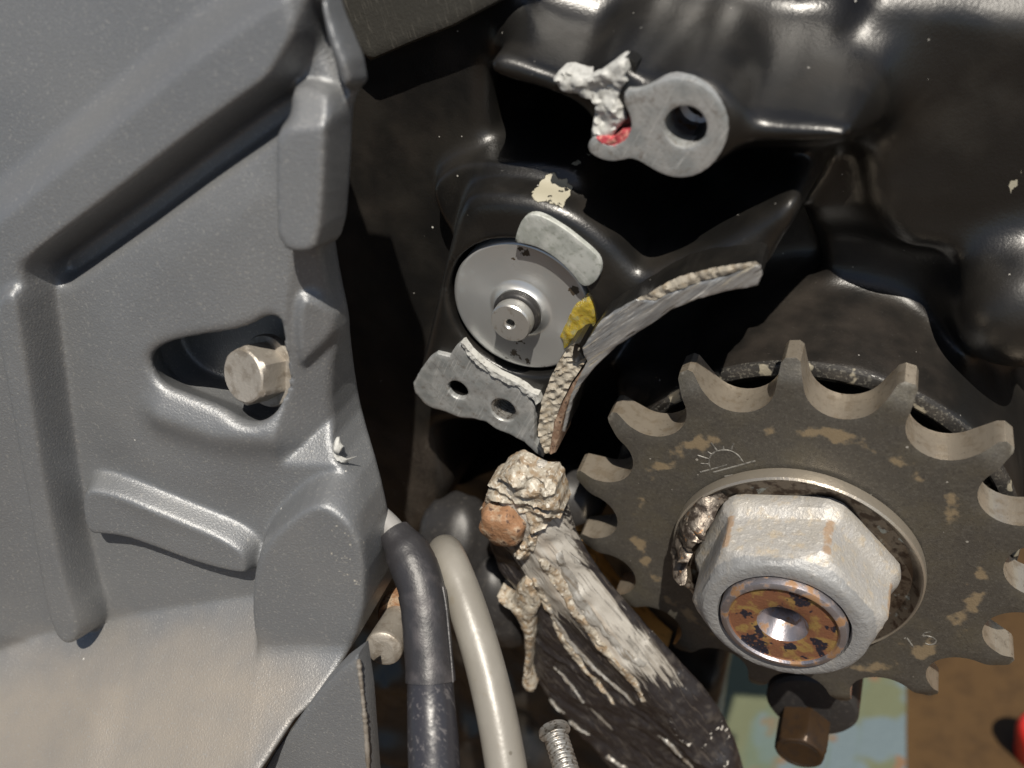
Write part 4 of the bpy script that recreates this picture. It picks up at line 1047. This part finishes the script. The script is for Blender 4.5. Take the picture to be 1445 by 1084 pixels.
ob = thing('pale_bolt', 'pale rust stained bolt end between the grey cover and taped cable', 'bolt')
b0, b1 = cp(566, 868, 1260), cp(540, 918, 1180)
tube('bolt_end', catmull([b0, b0 * .6 + b1 * .4, b0 * .25 + b1 * .75, b0 * .08 + b1 * .92, b1], 8), np.concatenate([np.linspace(23, 26, 25), np.array([25.5, 25.5, 25, 24, 22, 19, 14])]), 'bolt', ob, n=26, sharp=35)
tube('rusty_collar', np.array([b0 + (b0 - b1) * .25, b0, b0 * .85 + b1 * .15]), [34, 34, 30], 'rust', ob, n=26)

db = thing('dark_bolt', 'oily dark hexagonal bolt in shadow just below the sprocket', 'bolt')
c_ = uv(1146, 992, 70)
lathe('boss', c_, [(78, 150), (76, 66), (71, 60), (58, 57), (46, 56), (0.5, 56)], 'rubber', db, n=64)
hexbolt(db, None, uv(1128, 1064, -8), 45, -8.0, 66, 'darkbolt', rot=0.2, washer=False)
lathe('socket', uv(1128, 1064, -8), [(31, -8.4), (30, 4), (0.5, 8)], 'rubber', db, n=40)

# bracket at the top edge
WT = 84.0
def brc(u, v, w):
    c1, c2 = uv(604, 22, WT), uv(590, 10, WT)
    return np.maximum(0.5 * np.clip(1 - np.hypot(u - c1[0], (v - c1[1]) * .5) / 12, 0, 1), 0.42 * np.clip(1 - np.hypot(u - c2[0], v - c2[1]) / 9, 0, 1))
br = relief('frame_bracket', P([(440, -120), (760, -120), (712, 0), (640, 38), (580, 62), (520, 88), (490, 60)], WT), WT, 150, 'frame', None, step=9, bevel=7, attrs=dict(chip=brc))
tag(br, 'dark dented metal bracket at the top edge right of the cover', 'bracket')

# curled metal shaving by the cover
FS = Frame((0.3, 1.0, 0.4), 478, 635, 1100)
ms = relief('metal_shaving', FS.P(Z(440, 600, 4.817, [(140, 160), (160, 90), (178, 86), (190, 130), (208, 150), (195, 180), (165, 185), (185, 215), (230, 235), (298, 218), (250, 250), (205, 272), (165, 250), (140, 205)])), 0, 3, 'frac', None, step=3,
    hfun=lambda u, v, d: 10 * fbm(u / 20, v / 20, 3, 2) - d)
move_to(ms, FS); tag(ms, 'tiny curled silver metal shaving caught beside the grey cover', 'shaving')

# ================================================================== background beyond the sprocket
def slab(poly, z0, z1, name, mat):
    n = len(poly); V = [(p[0], p[1], z1) for p in poly] + [(p[0], p[1], z0) for p in poly]
    F = [tuple(range(n))] + [(i, n + i, n + (i + 1) % n, (i + 1) % n) for i in range(n)] + [tuple(range(2 * n - 1, n - 1, -1))]
    return link_mesh(name, V, F, mat, None, smooth=False)
zb = fz + 150
bp = [floorpt(x, y, zb) for x, y in ((1278, 780), (1278, 1180), (940, 1180), (940, 780))]
bo = slab([(p[0], p[1]) for p in bp][::-1], fz + 1, zb, 'painted_board', 'board')
tag(bo, 'board with peeling pale green and blue paint on the floor', 'board')
rcp = floorpt(1466, 1042, fz + 90)
rr_ = []
for r, z in ((62, 0), (66, 6), (66, 120), (60, 150), (46, 168), (24, 178), (1, 181)):
    t = np.linspace(0, 2 * np.pi, 40, endpoint=False)
    rr_.append(np.stack([rcp[0] + r * np.cos(t), rcp[1] + r * np.sin(t), np.full(40, fz + 1.0 + z)], 1))
rcap = loft('red_cap', rr_, 'redcap', None, sharp=35, cap0=True, cap1=True)
tag(rcap, 'bright red plastic cap on the brown floor at the right edge', 'cap')

finalize()
